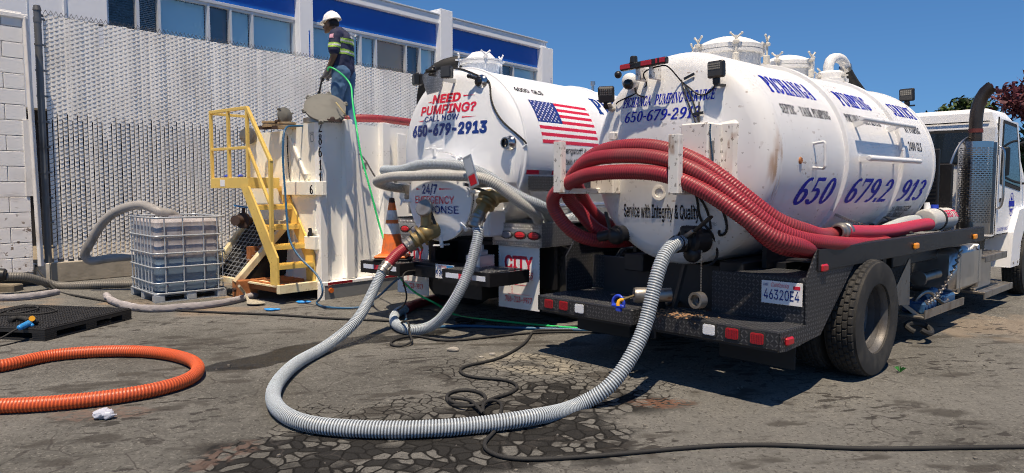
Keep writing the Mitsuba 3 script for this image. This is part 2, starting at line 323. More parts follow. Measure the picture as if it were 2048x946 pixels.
plain('shirt_lime', (.30, .52, .05), .6)
plain('shirt_silver', (.55, .57, .55), .4)
procm('jeans', lambda p, n, uv: MIX((.035, .085, .17), (.09, .18, .32), FBM(p.x * 12, p.y * 12, p.z * 7, 3)), .85)
plain('boots', (.03, .022, .018), .6)
plain('glove', (.10, .10, .11), .7)
plain('helmet_white', (.80, .80, .79), .25, clearcoat=.5)
plain('patch_pink', (.7, .38, .48), .6)
def cone_fn(p, n, uv): return MIX((.78, .17, .03), (.40, .14, .06), SS(.5, .75, FBM(p.x * 14, p.y * 14, p.z * 10, 3)) * .7)
procm('cone_orange', cone_fn, .5)
procm('cone_white', grime((.74, .72, .68), (.40, .37, .33), .7, 16.0), .6)
# diamond tread plate: raised bars in alternating directions
def tread(fr, pitch=.034):
    Ax, Ay, Bx, By = map(float, (fr.A[0], fr.A[1], fr.B[0], fr.B[1]))
    def h(p, n, uv):
        la, lb = p.x * Ax + p.y * Ay, p.x * Bx + p.y * By; na, nb = dr.abs(n.x * Ax + n.y * Ay), dr.abs(n.x * Bx + n.y * By)
        up = dr.abs(n.z) > .7; u = dr.select(up | (nb > na), la, lb) / pitch; v = dr.select(up, lb, p.z) / pitch
        i, j = dr.floor(u), dr.floor(v); fu, fv = u - i - .5, v - j - .5; odd = (i + j) - 2 * dr.floor((i + j) * .5); s = dr.select(odd > .5, 1.0, -1.0)
        along, across = (fu + s * fv) * .7071, (fu - s * fv) * .7071
        return 1 - SS(.6, 1.0, dr.square(along / .52) + dr.square(across / .17))
    return h
for key, fr, base, hi, rough, metal in (('tread_black', F1, (.032, .034, .040), (.105, .11, .12), .32, .3), ('tread_bright', F2, (.36, .36, .36), (.66, .66, .66), .30, .9)):
    hf = tread(fr)
    procm(key, (lambda hf, base, hi: lambda p, n, uv: MIX(MIX(base, hi, hf(p, n, uv)), (.10, .09, .08), SS(.55, .8, FBM(p.x * 5, p.y * 5, p.z * 5, 3)) * .35))(hf, base, hi), rough, metal, bump=hf, bscale=.0035, eps=.002)
# asphalt: patched, stained, alligator cracked
def px(x, y): return tuple(float(v) for v in G(x, y)[:2])
def blob(p, c, r, q=1.0, ang=0.0):
    ca, sa = math.cos(ang), math.sin(ang); dx, dy = p.x - c[0], p.y - c[1]; u, v = (dx * ca + dy * sa) / r, (dy * ca - dx * sa) / (r * q)
    return dr.sqrt(u * u + v * v)
def crackfield(p):
    wx = p.x + .10 * (FBM(p.x * 7, p.y * 7, 3.0, 2) - .5); wy = p.y + .10 * (FBM(p.x * 7, p.y * 7, 9.0, 2) - .5)
    d1, d2, r = mikit.voronoi(wx * 9.5, wy * 9.5); e1 = d2 - d1
    d3, d4, r2 = mikit.voronoi(wx * 2.3 + 5, wy * 2.3); e2 = d4 - d3
    return e1, e2, r
def zones(p):
    j = .9 * (FBM(p.x * 1.7, p.y * 1.7, 4.0, 4) - .5)
    z1 = SS(1.0, .6, dr.minimum(blob(p, (-.6, 4.7), 1.55, .62, .2), blob(p, (.45, 6.0), 1.3, .65, -.6)) + j)
    dark = SS(1.12, .66, dr.minimum(blob(p, (-.65, 4.4), 1.45, .42, .12), dr.minimum(blob(p, (.62, 5.5), .85, .5, -.5), blob(p, (.0, 4.95), .9, .42, .2))) + j)
    pale = SS(1.0, .7, blob(p, (.15, 6.55), .62, .62, -.7) + .5 * j)
    return z1, dark, pale
def wetness(p):
    j = .8 * (FBM(p.x * 2.6, p.y * 2.6, 7.0, 4) - .5)
    return SS(1.0, .86, dr.minimum(blob(p, (-2.2, 6.95), 1.15, .24, .83), blob(p, (-1.15, 7.75), .55, .32, .75)) + j)
def asphalt(p, n, uv):
    g = FBM(p.x * 55, p.y * 55, 0.0, 3); big = FBM(p.x * .55, p.y * .55, 2.0, 4); mid = FBM(p.x * 3.2, p.y * 3.2, 5.0, 4)
    c = MIX((.076, .075, .069), (.110, .109, .102), SS(.3, .7, big)); c = MIX(c, (.132, .130, .121), SS(.5, .8, mid) * .45)
    c = c * (.72 + .56 * g); c = MIX(c, (.17, .165, .15), SS(.80, .86, N(p.x * 70, p.y * 70, 1.0)) * .6); c = MIX(c, (.03, .028, .026), SS(.78, .86, N(p.x * 60, p.y * 60, 8.0)) * .6)
    c = MIX(c, (.20, .145, .095), SS(.48, .72, FBM(p.x * 1.3, p.y * 1.3, 12.0, 3)) * SS(8.6, 9.6, p.y) * SS(-2.6, -4.2, p.x) * .7)
    st = SS(.60, .74, FBM(p.x * 2.2 + p.y * 1.2, p.y * 5.0 - p.x * 1.2, 21.0, 4)); c = MIX(c, (.036, .033, .029), st * .75 * SS(9.5, 8.0, p.y))
    z1, dark, pale = zones(p); e1, e2, r = crackfield(p)
    c = MIX(c, (.215, .20, .165), pale * SS(.35, .6, mid + .12) * .8)
    wq = FBM(p.x * 3.5, p.y * 3.5, 6.0, 3); wide = SS(.05 + .30 * wq * wq + .25 * dark * wq, .02, e1) * SS(.25, .5, z1 * (.55 + .9 * wq)); c = MIX(c, (.014, .0135, .013), wide * .95)
    c = MIX(c, (.010, .0098, .0095), dark * (1 - .92 * SS(.10, .26, e1 + .10 * (FBM(p.x * 20, p.y * 20, 3.0, 2) - .5)) * SS(.46, .36, .75 * r + .35 * (mid - .4))) * .95)
    far = SS(.035, .008, e2) * SS(.56, .68, FBM(p.x * .8, p.y * .8, 31.0, 2)); c = MIX(c, (.035, .032, .03), far * .7)
    red = SS(1.0, .35, blob(p, px(1320, 806), .34, .5, 0.0) + .9 * (mid - .5)); c = MIX(c, (.13, .065, .042), red * SS(.3, .6, N(p.x * 40, p.y * 40, 2.0)) * .75)
    red = SS(1.0, .5, dr.minimum(blob(p, px(455, 905), .30, .5, 1.2), blob(p, px(190, 825), .5, .4, .1)) + 1.1 * (mid - .5)); c = MIX(c, (.13, .09, .075), red * SS(.25, .6, N(p.x * 30, p.y * 30, 3.0)) * .6)
    c = MIX(c, (.20, .16, .12), SS(1.0, .5, blob(p, px(2020, 655), 1.2, .8, .4) + (mid - .5)) * .5)
    sp = SS(.64, .70, FBM(p.x * 7 + p.y * 3, p.y * 16 - p.x * 5, 41.0, 3)) * SS(.42, .62, FBM(p.x * 1.1, p.y * 1.1, 43.0, 2)); c = MIX(c, (.026, .024, .022), sp * .85)
    return MIX(c, c * .22, wetness(p))
def asphalt_rough(p, n, uv): return .88 - .42 * wetness(p)
def asphalt_bump(p, n, uv):
    e1, e2, r = crackfield(p); z1, dark, pale = zones(p)
    return FBM(p.x * 55, p.y * 55, 0.0, 2) * .004 * (1 - .8 * wetness(p)) + .014 * SS(.02, .10, e1) * z1 + .012 * N(p.x * 9, p.y * 9)
procm('asphalt', asphalt, asphalt_rough, bump=asphalt_bump, bscale=1.0, eps=.004, specular=.35)
procm('dirt', lambda p, n, uv: MIX((.10, .085, .06), (.2, .17, .13), FBM(p.x * 6, p.y * 6, p.z * 6, 4)), .95)
procm('concrete', grime((.30, .27, .22), (.13, .115, .09), .9, 3.0, 0, None, .3), .9, bump=lambda p, n, uv: FBM(p.x * 30, p.y * 30, p.z * 30, 3), bscale=.004, eps=.004)
procm('concrete_pale', grime((.62, .58, .50), (.36, .32, .26), .7, 5.0), .9)
procm('block_paint', grime((.76, .75, .73), (.30, .25, .21), .15, 3.0, 0, (.4, 2.0, .18), .05), .75, bump=lambda p, n, uv: FBM(p.x * 45, p.y * 45, p.z * 45, 3), bscale=.004, eps=.004)
def block_dirty(p, n, uv):
    c = MIX((.76, .74, .72), (.50, .45, .41), SS(.45, .8, FBM(p.x * 4, p.y * 4, p.z * 4, 3)) * .5); sp = SS(.66, .74, FBM(p.x * 16, p.y * 16, p.z * 16, 3)) * SS(1.6, .9, p.z)
    return MIX(c, (.16, .11, .08), sp * .9)
procm('block_spattered', block_dirty, .8, bump=lambda p, n, uv: FBM(p.x * 45, p.y * 45, p.z * 45, 3), bscale=.004, eps=.004)
plain('mortar', (.42, .41, .40), .9)
procm('board_white', grime((.70, .68, .65), (.38, .33, .28), .5, 4.0, .3, None, .35), .7)
for k, v in (('slat_a', .90), ('slat_b', .86), ('slat_c', .93)):
    procm(k, grime((v, v * .975, v * .915), (v * .62, v * .57, v * .5), .30, 2.2, 0, (.4, 2.0, .22), .18), .5)
plain('wire', (.085, .082, .08), .5, .2)
procm('post_galv', grime((.16, .17, .18), (.08, .075, .07), .6, 5.0), .5, .5)
plain('building_white', (.78, .80, .83), .6)
plain("building_blue", (.004, .10, .48), .5)
plain('frame_alu', (.62, .64, .66), .4, .3)
plain('building_dark', (.022, .022, .024), .8)
plain('pane_shade', (.20, .38, .48), .06, specular=.7)
plain('pane_dark', (.035, .055, .085), .04, specular=.7)
plain('pane_tan', (.42, .29, .16), .25)
plain('pane_black', (.012, .014, .018), .04, specular=.7)
plain('blind', (.32, .33, .34), .5)
plain('shade_blue', (.32, .58, .74), .5)
scene['window_glass'] = {'type': 'thindielectric', 'int_ior': 1.5}
def tote(p, n, uv):
    w = .60 + .05 * FBM(p.x * 2, p.y * 2, 0.0, 2); c = MIX((.37, .355, .37), (.27, .245, .25), SS(.3, .8, FBM(p.x * 22, p.y * 22, p.z * 2.0, 3)) * .9)
    return MIX(c, (.13, .18, .24), SS(w + .012, w - .012, p.z)) 
procm('tote_plastic', tote, .35)
plain('pallet_plastic', (.020, .020, .021), .5)
plain('sock', (.22, .21, .23), .95)
procm('sock_grey', lambda p, n, uv: MIX((.20, .19, .20), (.36, .34, .35), FBM(p.x * 12, p.y * 12, p.z * 12, 3)), .95, bump=lambda p, n, uv: FBM(p.x * 16, p.y * 16, p.z * 16, 3), bscale=.02, eps=.006)
plain('paper_white', (.78, .78, .78), .6)
plain('stripe_white', (.66, .70, .78), .35)
plain('glove_blue', (.02, .28, .75), .45)
scene['clear_plastic'] = {'type': 'thindielectric', 'int_ior': 1.5}
plain('bag_film', (.46, .48, .56), .12, specular=.9)
plain('lid_metal', (.33, .31, .26), .5, .2)
procm('lid_dull', grime((.15, .15, .135), (.09, .085, .075), .6, 7.0), .7, .05)
plain('leaf_red', (.10, .022, .030), .6)
plain('leaf_green', (.06, .10, .018), .6)
plain('leaf_yellow', (.16, .17, .025), .6)
plain('leaf_dark', (.018, .032, .012), .7)
procm('bark', lambda p, n, uv: MIX((.06, .045, .035), (.12, .09, .07), FBM(p.x * 9, p.y * 9, p.z * 3, 3)), .9)
procm('exhaust_pipe', grime((.10, .078, .062), (.035, .026, .026), .9, 6.0), .38, .8)
plain('exhaust_red', (.14, .03, .025), .6)
plain('stone', (.30, .28, .25), .9)
plain('grit', (.14, .13, .115), .9)
plain('brown_stain', (.2, .1, .05), .9)
procm('wood_chips', lambda p, n, uv: MIX((.16, .09, .05), (.34, .2, .11), N(p.x * 60, p.y * 60, p.z * 60)), .95)

# ---------------------------------------------------------------- hoses
def hose(pts, r, pitch=.022, base=(.60, .64, .66), groove=(.07, .075, .08), amp=.06, n=18, sharp=.3, dirt=.15, seed=0):
    """A spirally ribbed hose along a path: (mesh, vertex colours)."""
    P, u = spline(pts, pitch / 7); m = sweep(P, 1.0, n, caps=False); k = np.arange(n) / n
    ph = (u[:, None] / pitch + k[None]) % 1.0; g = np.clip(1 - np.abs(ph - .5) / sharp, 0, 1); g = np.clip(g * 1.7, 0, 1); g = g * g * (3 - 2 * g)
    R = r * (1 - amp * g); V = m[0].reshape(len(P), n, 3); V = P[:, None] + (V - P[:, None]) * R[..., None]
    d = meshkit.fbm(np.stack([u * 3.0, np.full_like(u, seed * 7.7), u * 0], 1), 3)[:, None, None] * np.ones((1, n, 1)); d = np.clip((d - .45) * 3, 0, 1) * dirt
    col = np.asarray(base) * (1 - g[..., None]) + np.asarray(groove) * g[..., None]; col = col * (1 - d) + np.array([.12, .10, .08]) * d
    V = V.reshape(-1, 3); col = col.reshape(-1, 3); a = len(V); e = (len(P) - 1) * n; q = np.arange(n)
    Fc = np.vstack([m[1], np.stack([np.full(n, a), (q + 1) % n, q], 1), np.stack([np.full(n, a + 1), e + q, e + (q + 1) % n], 1)])
    V = np.vstack([V, P[:1], P[-1:]]); col = np.vstack([col, [[.02, .02, .02]] * 2]); return (V, Fc), col
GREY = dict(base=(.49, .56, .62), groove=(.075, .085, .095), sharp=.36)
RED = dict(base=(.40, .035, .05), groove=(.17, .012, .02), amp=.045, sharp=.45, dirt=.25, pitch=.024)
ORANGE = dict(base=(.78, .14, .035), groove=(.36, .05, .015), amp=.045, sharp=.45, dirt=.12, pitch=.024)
def add_hose(parent, name, pts, r, label=None, **kw):
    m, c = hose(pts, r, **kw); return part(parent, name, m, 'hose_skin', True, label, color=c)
def coupling(parent, p, d, r, L, mat='dull_steel', name='coupling', lugs=True):
    d = np.asarray(d, float) / np.linalg.norm(d); p = np.asarray(p, float)
    m = [lathe([(r * .8, 0), (r, 0), (r * 1.02, L * .25), (r * 1.22, L * .28), (r * 1.22, L * .42), (r * 1.05, L * .46), (r * 1.05, L * .7), (r * 1.16, L * .74), (r * 1.16, L * .95), (r * .8, L)], p, d, 24)]
    x, y, _ = basis(d)
    if lugs:
        for s in (-1, 1): m += [beam(p + s * x * r * 1.15 + d * L * .3, p + s * x * r * 1.5 + d * L * .75, .012, .022, d), ball(p + s * x * r * 1.5 + d * L * .78, .014)]
        for t in (.1, .2): m.append(ringm(p + d * L * t, d, r * .98, r * 1.06, .012, 24))
    return part(parent, name, m, mat, 35)
# ================================================================ THE SETTING
structure('ground', 'grey brown cracked asphalt yard with dark stains, patches and a wet streak', (np.array([[-400, -400, 0], [400, -400, 0], [400, 400, 0], [-400, 400, 0.0]]), np.array([[0, 1, 2], [0, 2, 3]])), 'asphalt')
# raised planting strip behind the kerb, up to the building
structure('raised_ground', 'raised strip of bare earth behind the low concrete kerb wall', FN.mesh(box(-9, 26, -6.5, -.02, .004, .34)), 'dirt')
k = thing('kerb_wall', 'low weathered concrete retaining wall below the slatted fence', 'wall')
part(k, 'body', box(.06, 16, -.10, .10, .002, .352, .012), 'concrete', False, frame=FN)
part(k, 'end_block', box(-.16, .055, -.11, .115, .002, .356, .012), 'concrete_pale', False, 'pale painted end of the concrete wall', frame=FN)

# ---- office building behind the fence
bd = thing('office_building', 'white office building with deep blue fascia band and aluminium windows behind the fence', 'building')
part(bd, 'wall', [box(-14, 2.64, -5, .10, 3.35, 9.0), box(2.64, 19.3, -.35, -.10, 4.2, 5.02)], 'building_white', False, frame=FB)
part(bd, 'wall_panel_joint', [box(1.05, 1.075, .10, .112, 3.35, 9.0), box(1.75, 1.80, .10, .13, 3.35, 9.0)], 'frame_alu', False, frame=FB)
part(bd, 'lower_wall', box(-14, 19.3, -5, -.4, .3, 4.2), 'building_dark', False, frame=FB)
part(bd, 'interior', [box(2.7, 19.2, -3.2, -3.0, 4.6, 7.0), box(2.7, 19.2, -3.0, -.4, 4.9, 5.0), box(2.7, 19.2, -3.0, -.3, 6.6, 6.7)], 'building_dark', False, frame=FB)
for a0, a1 in ((2.64, 7.64), (8.09, 13.16), (13.74, 18.81)):
    part(bd, 'fascia_panel', box(a0, a1, -.30, 0, 6.44, 7.195, .01), 'building_blue', False, frame=FB)
part(bd, 'roof_beam', box(2.64, 19.2, -.6, .16, 7.2, 7.48, .015), 'building_white', False, frame=FB)
part(bd, 'parapet_cap', box(2.6, 19.25, -.6, .20, 7.482, 7.53, .01), 'frame_alu', False, frame=FB)
for a0, a1, t in ((7.64, 8.09, 7.9), (13.16, 13.74, 7.7), (18.81, 19.55, 7.27)):
    cl = part(bd, 'column', box(a0, a1, -.3, .24, .3, t, .012), 'building_white', False, frame=FB)
    part(bd, 'column_slot', box(a1 - .16, a1 - .13, .238, .246, 5.2, 6.1), 'building_blue', False, frame=FB)
part(bd, 'end_wall', box(18.9, 19.5, -9, -.3, .3, 7.2), 'building_white', False, frame=FB)
part(bd, 'roof', box(2.64, 19.2, -9, -.6, 7.0, 7.25), 'building_white', False, frame=FB)
bays = [(2.66, 7.62, [2.66, 3.36, 3.86, 5.10, 5.70, 6.32, 7.62], ['pane_black', 'blind', 'pane_shade', 'pane_dark', 'pane_shade', 'pane_shade']),
        (8.11, 13.14, [8.11, 9.95, 10.55, 11.8, 12.42, 13.14], ['pane_shade', 'pane_shade', 'pane_tan', 'pane_dark', 'pane_shade']),
        (13.76, 18.79, [13.76, 15.3, 16.6, 17.3, 18.79], ['pane_shade', 'pane_shade', 'pane_dark', 'pane_shade'])]
for a0, a1, ms, kinds in bays:
    part(bd, 'window_head', box(a0, a1, -.16, .03, 6.36, 6.438, .006), 'frame_alu', False, frame=FB)
    part(bd, 'window_sill', box(a0, a1, -.16, .06, 5.0, 5.06, .006), 'frame_alu', False, frame=FB)
    for i, kd in enumerate(kinds):
        x0, x1 = ms[i], ms[i + 1]; w = .035 if i else .05
        wd = part(bd, 'window', [box(x0, x0 + w, -.14, .01, 5.062, 6.358), box(x1 - w * .7, x1, -.14, .006, 5.062, 6.358), box(x0 + w, x1 - w * .7, -.13, -.01, 6.30, 6.357), box(x0 + w, x1 - w * .7, -.13, -.01, 5.063, 5.12)], 'frame_alu', False, frame=FB)
        q = [[x0 + w, -.08, 5.12], [x1 - w * .7, -.08, 5.12], [x1 - w * .7, -.08, 6.30], [x0 + w, -.08, 6.30]]
        part(wd, 'pane', (np.array(q), np.array([[0, 1, 2], [0, 2, 3]])), 'window_glass', False, frame=FB)
        if kd == 'blind':
            part(wd, 'blind', [rot(box(x0 + w, x1 - w, -.19, -.165, z, z + .004), (1, 0, 0), -.5, (0, -.18, z)) for z in np.arange(5.1, 6.3, .045)], 'blind', False, frame=FB)
        elif kd == 'pane_black':
            part(wd, 'blind', [rot(box(x0 + w, x1 - w, -.19, -.175, z, z + .003), (1, 0, 0), -.9, (0, -.18, z)) for z in np.arange(5.1, 6.3, .06)], 'pane_dark', False, frame=FB)
        else:
            mat = {'pane_shade': 'shade_blue', 'pane_dark': 'pane_dark', 'pane_tan': 'pane_tan'}[kd]
            part(wd, 'roller_shade', box(x0 + w, x1 - w * .7, -.20, -.185, 5.12, 6.30), mat, False, frame=FB)

# ---- painted block wall at the left
wl = thing('block_wall', 'painted concrete block wall at the left edge, spattered with mud near its foot', 'wall')
part(wl, 'core', box(-5.0, -.24, .02, .26, .2, 4.36), 'mortar', False, frame=FN)
hc = .249
for r in range(17):
    z0 = .36 + r * hc - .12
    if z0 > 4.3: break
    off = (.0 if r % 2 else .30); xs = np.arange(-.27 - off - 6 * .6, -.2, .6)
    edges = [x for x in [-.235 - off - .6 * j for j in range(0, 8)]]
    cur = [(-.235, )]
    bl = []
    if off: bl.append((-.235 - off, -.235))
    for j in range(7): bl.append((-.235 - off - .6 * (j + 1), -.235 - off - .6 * j))
    for x0, x1 in bl:
        if x1 < -2.2: continue
        dz = .002 * RNG.random(); part(wl, 'block', box(x0 + .005, x1 - .005, .20, .292 + dz, max(z0, .2) + .005, z0 + hc - .005, .006), 'block_spattered' if z0 < 1.7 else 'block_paint', False, frame=FN)
part(wl, 'lower_wall', box(-5, -2.24, .03, .295, .2, 4.3), 'block_paint', False, frame=FN)
part(wl, 'coping', box(-5.0, -.16, .0, .33, 4.362, 4.44, .01), 'block_paint', False, frame=FN)
part(wl, 'corner_board', beam(FN.w(-.20, .30, 4.40), FN.w(-.135, .30, .33), .085, .06, (1, 0, 0), .008), 'board_white', False, 'leaning weathered white board along the wall end')
part(wl, 'patch_board', [box(-.30, -.17, .294, .312, 1.5, 2.75, .004)], 'board_white', False, frame=FN)

# ---- chain link fence with privacy slats
fe = thing('slatted_fence', 'tall chain link fence woven with white plastic privacy slats', 'fence')
L0, NS, PIT = .15, 134, .0785
posts = part(fe, 'end_post', [cyl((.06, .02, .3), (.06, .02, 4.60), .055, n=18), cyl((.06, .02, 4.6), (.06, .02, 4.68), .066, .05, 18), cyl((.06, .02, 4.4), (.06, .02, 4.45), .062, n=18)], 'post_galv', 30, frame=FN)
for z in np.linspace(.6, 4.45, 10): part(fe, 'tension_band', [ringm((.06, .02, z), (0, 0, 1), .056, .064, .03, 16), box(.11, .17, .01, .03, z, z + .03)], 'post_galv', False, frame=FN)
for a in (2.95, 5.9, 8.85): part(fe, 'line_post', cyl((a, -.06, .3), (a, -.06, 4.58), .035, n=14), 'post_galv', 30, frame=FN)
part(fe, 'top_rail', cyl((.06, -.045, 4.54), (10.6, -.045, 4.54), .024, n=12), 'post_galv', 30, frame=FN)
up_d = mikit.ply(FN.mesh(box(0, .0765, -.006, .006, 0, 1.75, .004)), 'slat_a'); up_e = mikit.ply(FN.mesh(box(0, .0765, -.006, .006, .10, 1.75, .004)), 'slat_a'); lo_d = mikit.ply(FN.mesh(box(0, .0615, -.006, .006, 0, 2.62, .004)), 'slat_b')
O = FN.w(0, 0, 0); missing = {11}
for i in range(NS):
    a = L0 + i * PIT; up = 2.92 + .10 * (i % 2) + .03 * RNG.random() - .16 * (i > 70); gap_top = i % 3 == 1 and RNG.random() < .7
    for tier in (0, 1):
        Mx = np.eye(4); da = RNG.normal(0, .0018); q = FN.w(a + da, RNG.normal(0, .0015), 0) - O
        z = up if tier == 0 else up - 2.64; z += 0 if tier == 0 else RNG.normal(0, .004)
        pass
        if tier == 0: z = 2.80 + RNG.normal(0, .006) - (.42 if i in missing else 0)
        Mx[:3, 3] = q + [0, 0, z]; copy_part(fe, 'slat', {**((up_d, up_e)[i % 2] if tier == 0 else lo_d), 'bsdf': {'type': 'ref', 'id': ('slat_a', 'slat_b', 'slat_c')[int(RNG.integers(0, 3))]}}, Mx)
# wires: each passes in front of one slat, rising to the right, then tucks behind
V, Fc, cnt = [], [], 0; tt = np.linspace(0, 1, 6); g = np.arange(4) * np.pi / 2 + .4
for i in range(NS):
    a = L0 + i * PIT; zs = np.arange(.40 + .0375 * (i % 2), 4.60, .075)
    la = a - .006 + tt * PIT; lb = -.001 + .0105 * np.sin(np.pi * tt) ** .7; lz = .033 * tt - .012 * np.sin(np.pi * tt)
    P = np.stack([la, lb, lz], 1); ring = np.stack([np.zeros((6, 4)), np.cos(g)[None] * .0050 * np.ones((6, 1)), np.sin(g)[None] * .0050 * np.ones((6, 1))], -1)
    base = (P[:, None] + ring).reshape(-1, 3); ii, jj = np.meshgrid(np.arange(5), np.arange(4), indexing='ij')
    qd = np.stack([ii * 4 + jj, ii * 4 + (jj + 1) % 4, (ii + 1) * 4 + (jj + 1) % 4, (ii + 1) * 4 + jj], -1).reshape(-1, 4); tf = np.vstack([qd[:, :3], qd[:, [0, 2, 3]]])
    for z in zs:
        V.append(base + [0, 0, z]); Fc.append(tf + cnt); cnt += len(base)
    # knuckled top edge
V.append(np.zeros((0, 3)))
part(fe, 'chain_link_wire', (np.vstack(V), np.vstack(Fc)), 'wire', False, kind='stuff', frame=FN)
tw = []
for i in range(NS):
    a = L0 + i * PIT; z = 4.60
    tw += [beam((a, .008, z - .04), (a + PIT * .5, .004, z + .035), .006, .006), beam((a + PIT * .5, -.004, z + .035), (a + PIT, -.008, z - .04), .006, .006)]
part(fe, 'twisted_edge', tw, 'wire', False, kind='stuff', frame=FN)

# ---- trees beyond the cab
def leaf_cloud(c, rad, n, size, seed, lump=3):
    rg = np.random.default_rng(seed); cs = rg.normal(0, 1, (lump * 6, 3)); cs /= np.linalg.norm(cs, axis=1, keepdims=True); cs *= rg.random((len(cs), 1)) ** .5 * .8
    P = cs[rg.integers(0, len(cs), n)] + rg.normal(0, .17, (n, 3)); P = P * np.asarray(rad) + np.asarray(c)
    a = rg.normal(0, 1, (n, 3)); a /= np.linalg.norm(a, axis=1, keepdims=True); b = np.cross(a, rg.normal(0, 1, (n, 3))); b /= np.linalg.norm(b, axis=1, keepdims=True)
    s = size * (.6 + .8 * rg.random((n, 1))); V = np.stack([P - a * s, P + b * s * .45, P + a * s, P - b * s * .45], 1).reshape(-1, 3); i = np.arange(n)[:, None] * 4
    return (V, np.vstack([i + [0, 1, 2], i + [0, 2, 3]])), P
def tree(name, label, base, h, rad, zc, mats, n, size, seed):
    k = thing(name, label, 'tree', None); base = np.asarray(base, float); rg = np.random.default_rng(seed)
    br = [sweep(*(lambda P: (P, np.linspace(.16, .06, len(P))))(spline([base, base + [.1, .05, h * .3], base + [-.05, .1, h * .6]], .2)[0]), n=8)]
    for q in range(9):
        e = base + [rg.normal(0, rad[0] * .55), rg.normal(0, rad[1] * .55), h * (.6 + .38 * rg.random())]; s0 = base + [0, .05, h * (.25 + .3 * rg.random())]
        P, _ = spline([s0, (s0 + e) / 2 + [0, 0, .25], e], .2); br.append(sweep(P, np.linspace(.06, .015, len(P)), 6))
    part(k, 'trunk', br, 'bark', 40)
    for j, m in enumerate(mats): part(k, 'crown', leaf_cloud(base + [0, 0, zc], rad, n // len(mats), size, seed + j * 5)[0], m, False)
    return k
tree('red_leaf_tree', 'dark red leaved tree rising behind the truck cab', (12.95, 17.2, 0), 4.2, (1.35, 1.4, .62), 3.72, ['leaf_red', 'leaf_red'], 4600, .08, 3)
tree('green_tree', 'yellow green leafy tree below the red leaved one behind the cab', (13.9, 17.6, 0), 3.5, (1.7, 1.5, 1.1), 2.45, ['leaf_green', 'leaf_yellow', 'leaf_dark', 'leaf_dark'], 12000, .10, 11)
tree('low_green_tree', 'dark green bush with its tip showing above the cab roof', (12.15, 19.5, 0), 3.9, (.8, 1.0, .5), 3.55, ['leaf_dark', 'leaf_green'], 2400, .09, 19)
# ================================================================ NEAR TRUCK
t1 = thing('vacuum_truck', 'near white vacuum tank truck with black tread plate bumper and red hoses across its tail', 'truck')
R1, Z1, AF1 = .93, 1.895, 4.30
def head1(r):
    r = np.asarray(r, float); t = np.clip((r - .78) / .15, 0, 1); return .30 + .156 * np.minimum(r, .78) ** 2 + np.where(r > .78, .036 * t + .125 * (1 - np.sqrt(np.clip(1 - t * t, 0, 1))), 0)
def cyl1(u, phi, off=.003): return np.stack([u, (R1 + off) * np.cos(phi), Z1 + (R1 + off) * np.sin(phi)], 1)
def on_head1(b0, z0, off=.004):
    def f(x, y): b, z = b0 + x, z0 + y; return np.stack([head1(np.hypot(b, z - Z1)) - off, b, z], 1)
    return f
def on_side1(a0, deg, off=.003):
    return lambda x, y: cyl1(a0 + x, math.radians(deg) + y / R1, off)
rs = np.r_[np.linspace(1e-4, .78, 14), .78 + .15 * np.sin(np.linspace(.1, np.pi / 2, 10))]
prof = [(r, float(head1(r))) for r in rs] + [(R1, a) for a in (.62, 1.5, 2.5, 3.5, AF1)] + [(R1 - .02, AF1 + .09), (R1 - .12, AF1 + .16), (1e-4, AF1 + .28)]
tk = part(t1, 'tank', lathe(prof, (0, 0, Z1), (1, 0, 0), 120), 'tank_white_a', 40, frame=F1)
part(tk, 'weld_seam', lathe([(R1 - .01, .565), (R1 + .002, .57), (R1 + .002, .578), (R1 - .01, .583)], (0, 0, Z1), (1, 0, 0), 120), 'tank_white_a', 30, frame=F1)
for a in (1.82, 3.23):
    part(tk, 'stiffening_band', lathe([(R1 - .01, a - .035), (R1 + .034, a - .033), (R1 + .038, a - .029), (R1 + .038, a + .029), (R1 + .034, a + .033), (R1 - .01, a + .035)], (0, 0, Z1), (1, 0, 0), 120), 'tank_white_a', 30, frame=F1)
part(tk, 'front_rim', lathe([(R1 - .01, AF1 - .02), (R1 + .012, AF1 - .015), (R1 + .012, AF1 + .03), (R1 - .01, AF1 + .035)], (0, 0, Z1), (1, 0, 0), 120), 'tank_white_a', 30, frame=F1)
# lettering
def deg_text(shape, a0, deg): return wrap(shape, on_side1(a0, deg), .05)
for s, a0, w, dg, h, sh in (('PICHANGA', .70, .84, 35.0, .20, 0), ('PUMPING', 2.13, .74, 34.9, .20, 0), ('SERVICE', 3.52, .70, 34.8, .19, 0)):
    part(tk, 'lettering', deg_text(fit(serif(s, h, .8, 0, t=.27, gap=.10), w), a0, dg), 'letter_blue', True, frame=F1)
for s, a0, w, dg, h in (('SEPTIC - TANK PUMPING', .70, .93, 22.6, .088), ('PORTABLE TOILET RENTAL', 2.0, .86, 23.4, .085), ('RV PUMPING', 3.55, .48, 22.0, .085), ('2400 GLS', 3.50, .42, 9.2, .10)):
    part(tk, 'lettering', deg_text(fit(serif(s, h, .6, 0, t=.22, gap=.12), w), a0, dg), 'letter_black', True, frame=F1)
for s, a0, w in (('650', .93, .74), ('679.2', 1.99, 1.12), ('913', 3.38, .76)):
    part(tk, 'lettering', deg_text(fit(serif(s, .245, .7, .28, t=.25), w), a0, -25.2), 'letter_navy' if 0 else 'letter_blue', True, frame=F1)
for s, dg in (('C.A 308267 KG.P', -33.5), ('GVW 35000 LB', -38.5)):
    part(tk, 'lettering', deg_text(fit(sans(s, .065, 1), .62 if 'C.A' in s else .5), 3.36, dg), 'letter_black', True, frame=F1)
part(tk, 'head_lettering', wrap(fit(serif('PICHANGA  PUMPING SERVICE', .088, .8, .22, t=.22), .96), on_head1(-.515, 2.372), .04), 'letter_blue', True, frame=F1)
part(tk, 'head_lettering', wrap(fit(serif('650-679-2913', .095, .9, .2, t=.22), .80), on_head1(-.475, 2.232), .04), 'letter_blue', True, frame=F1)
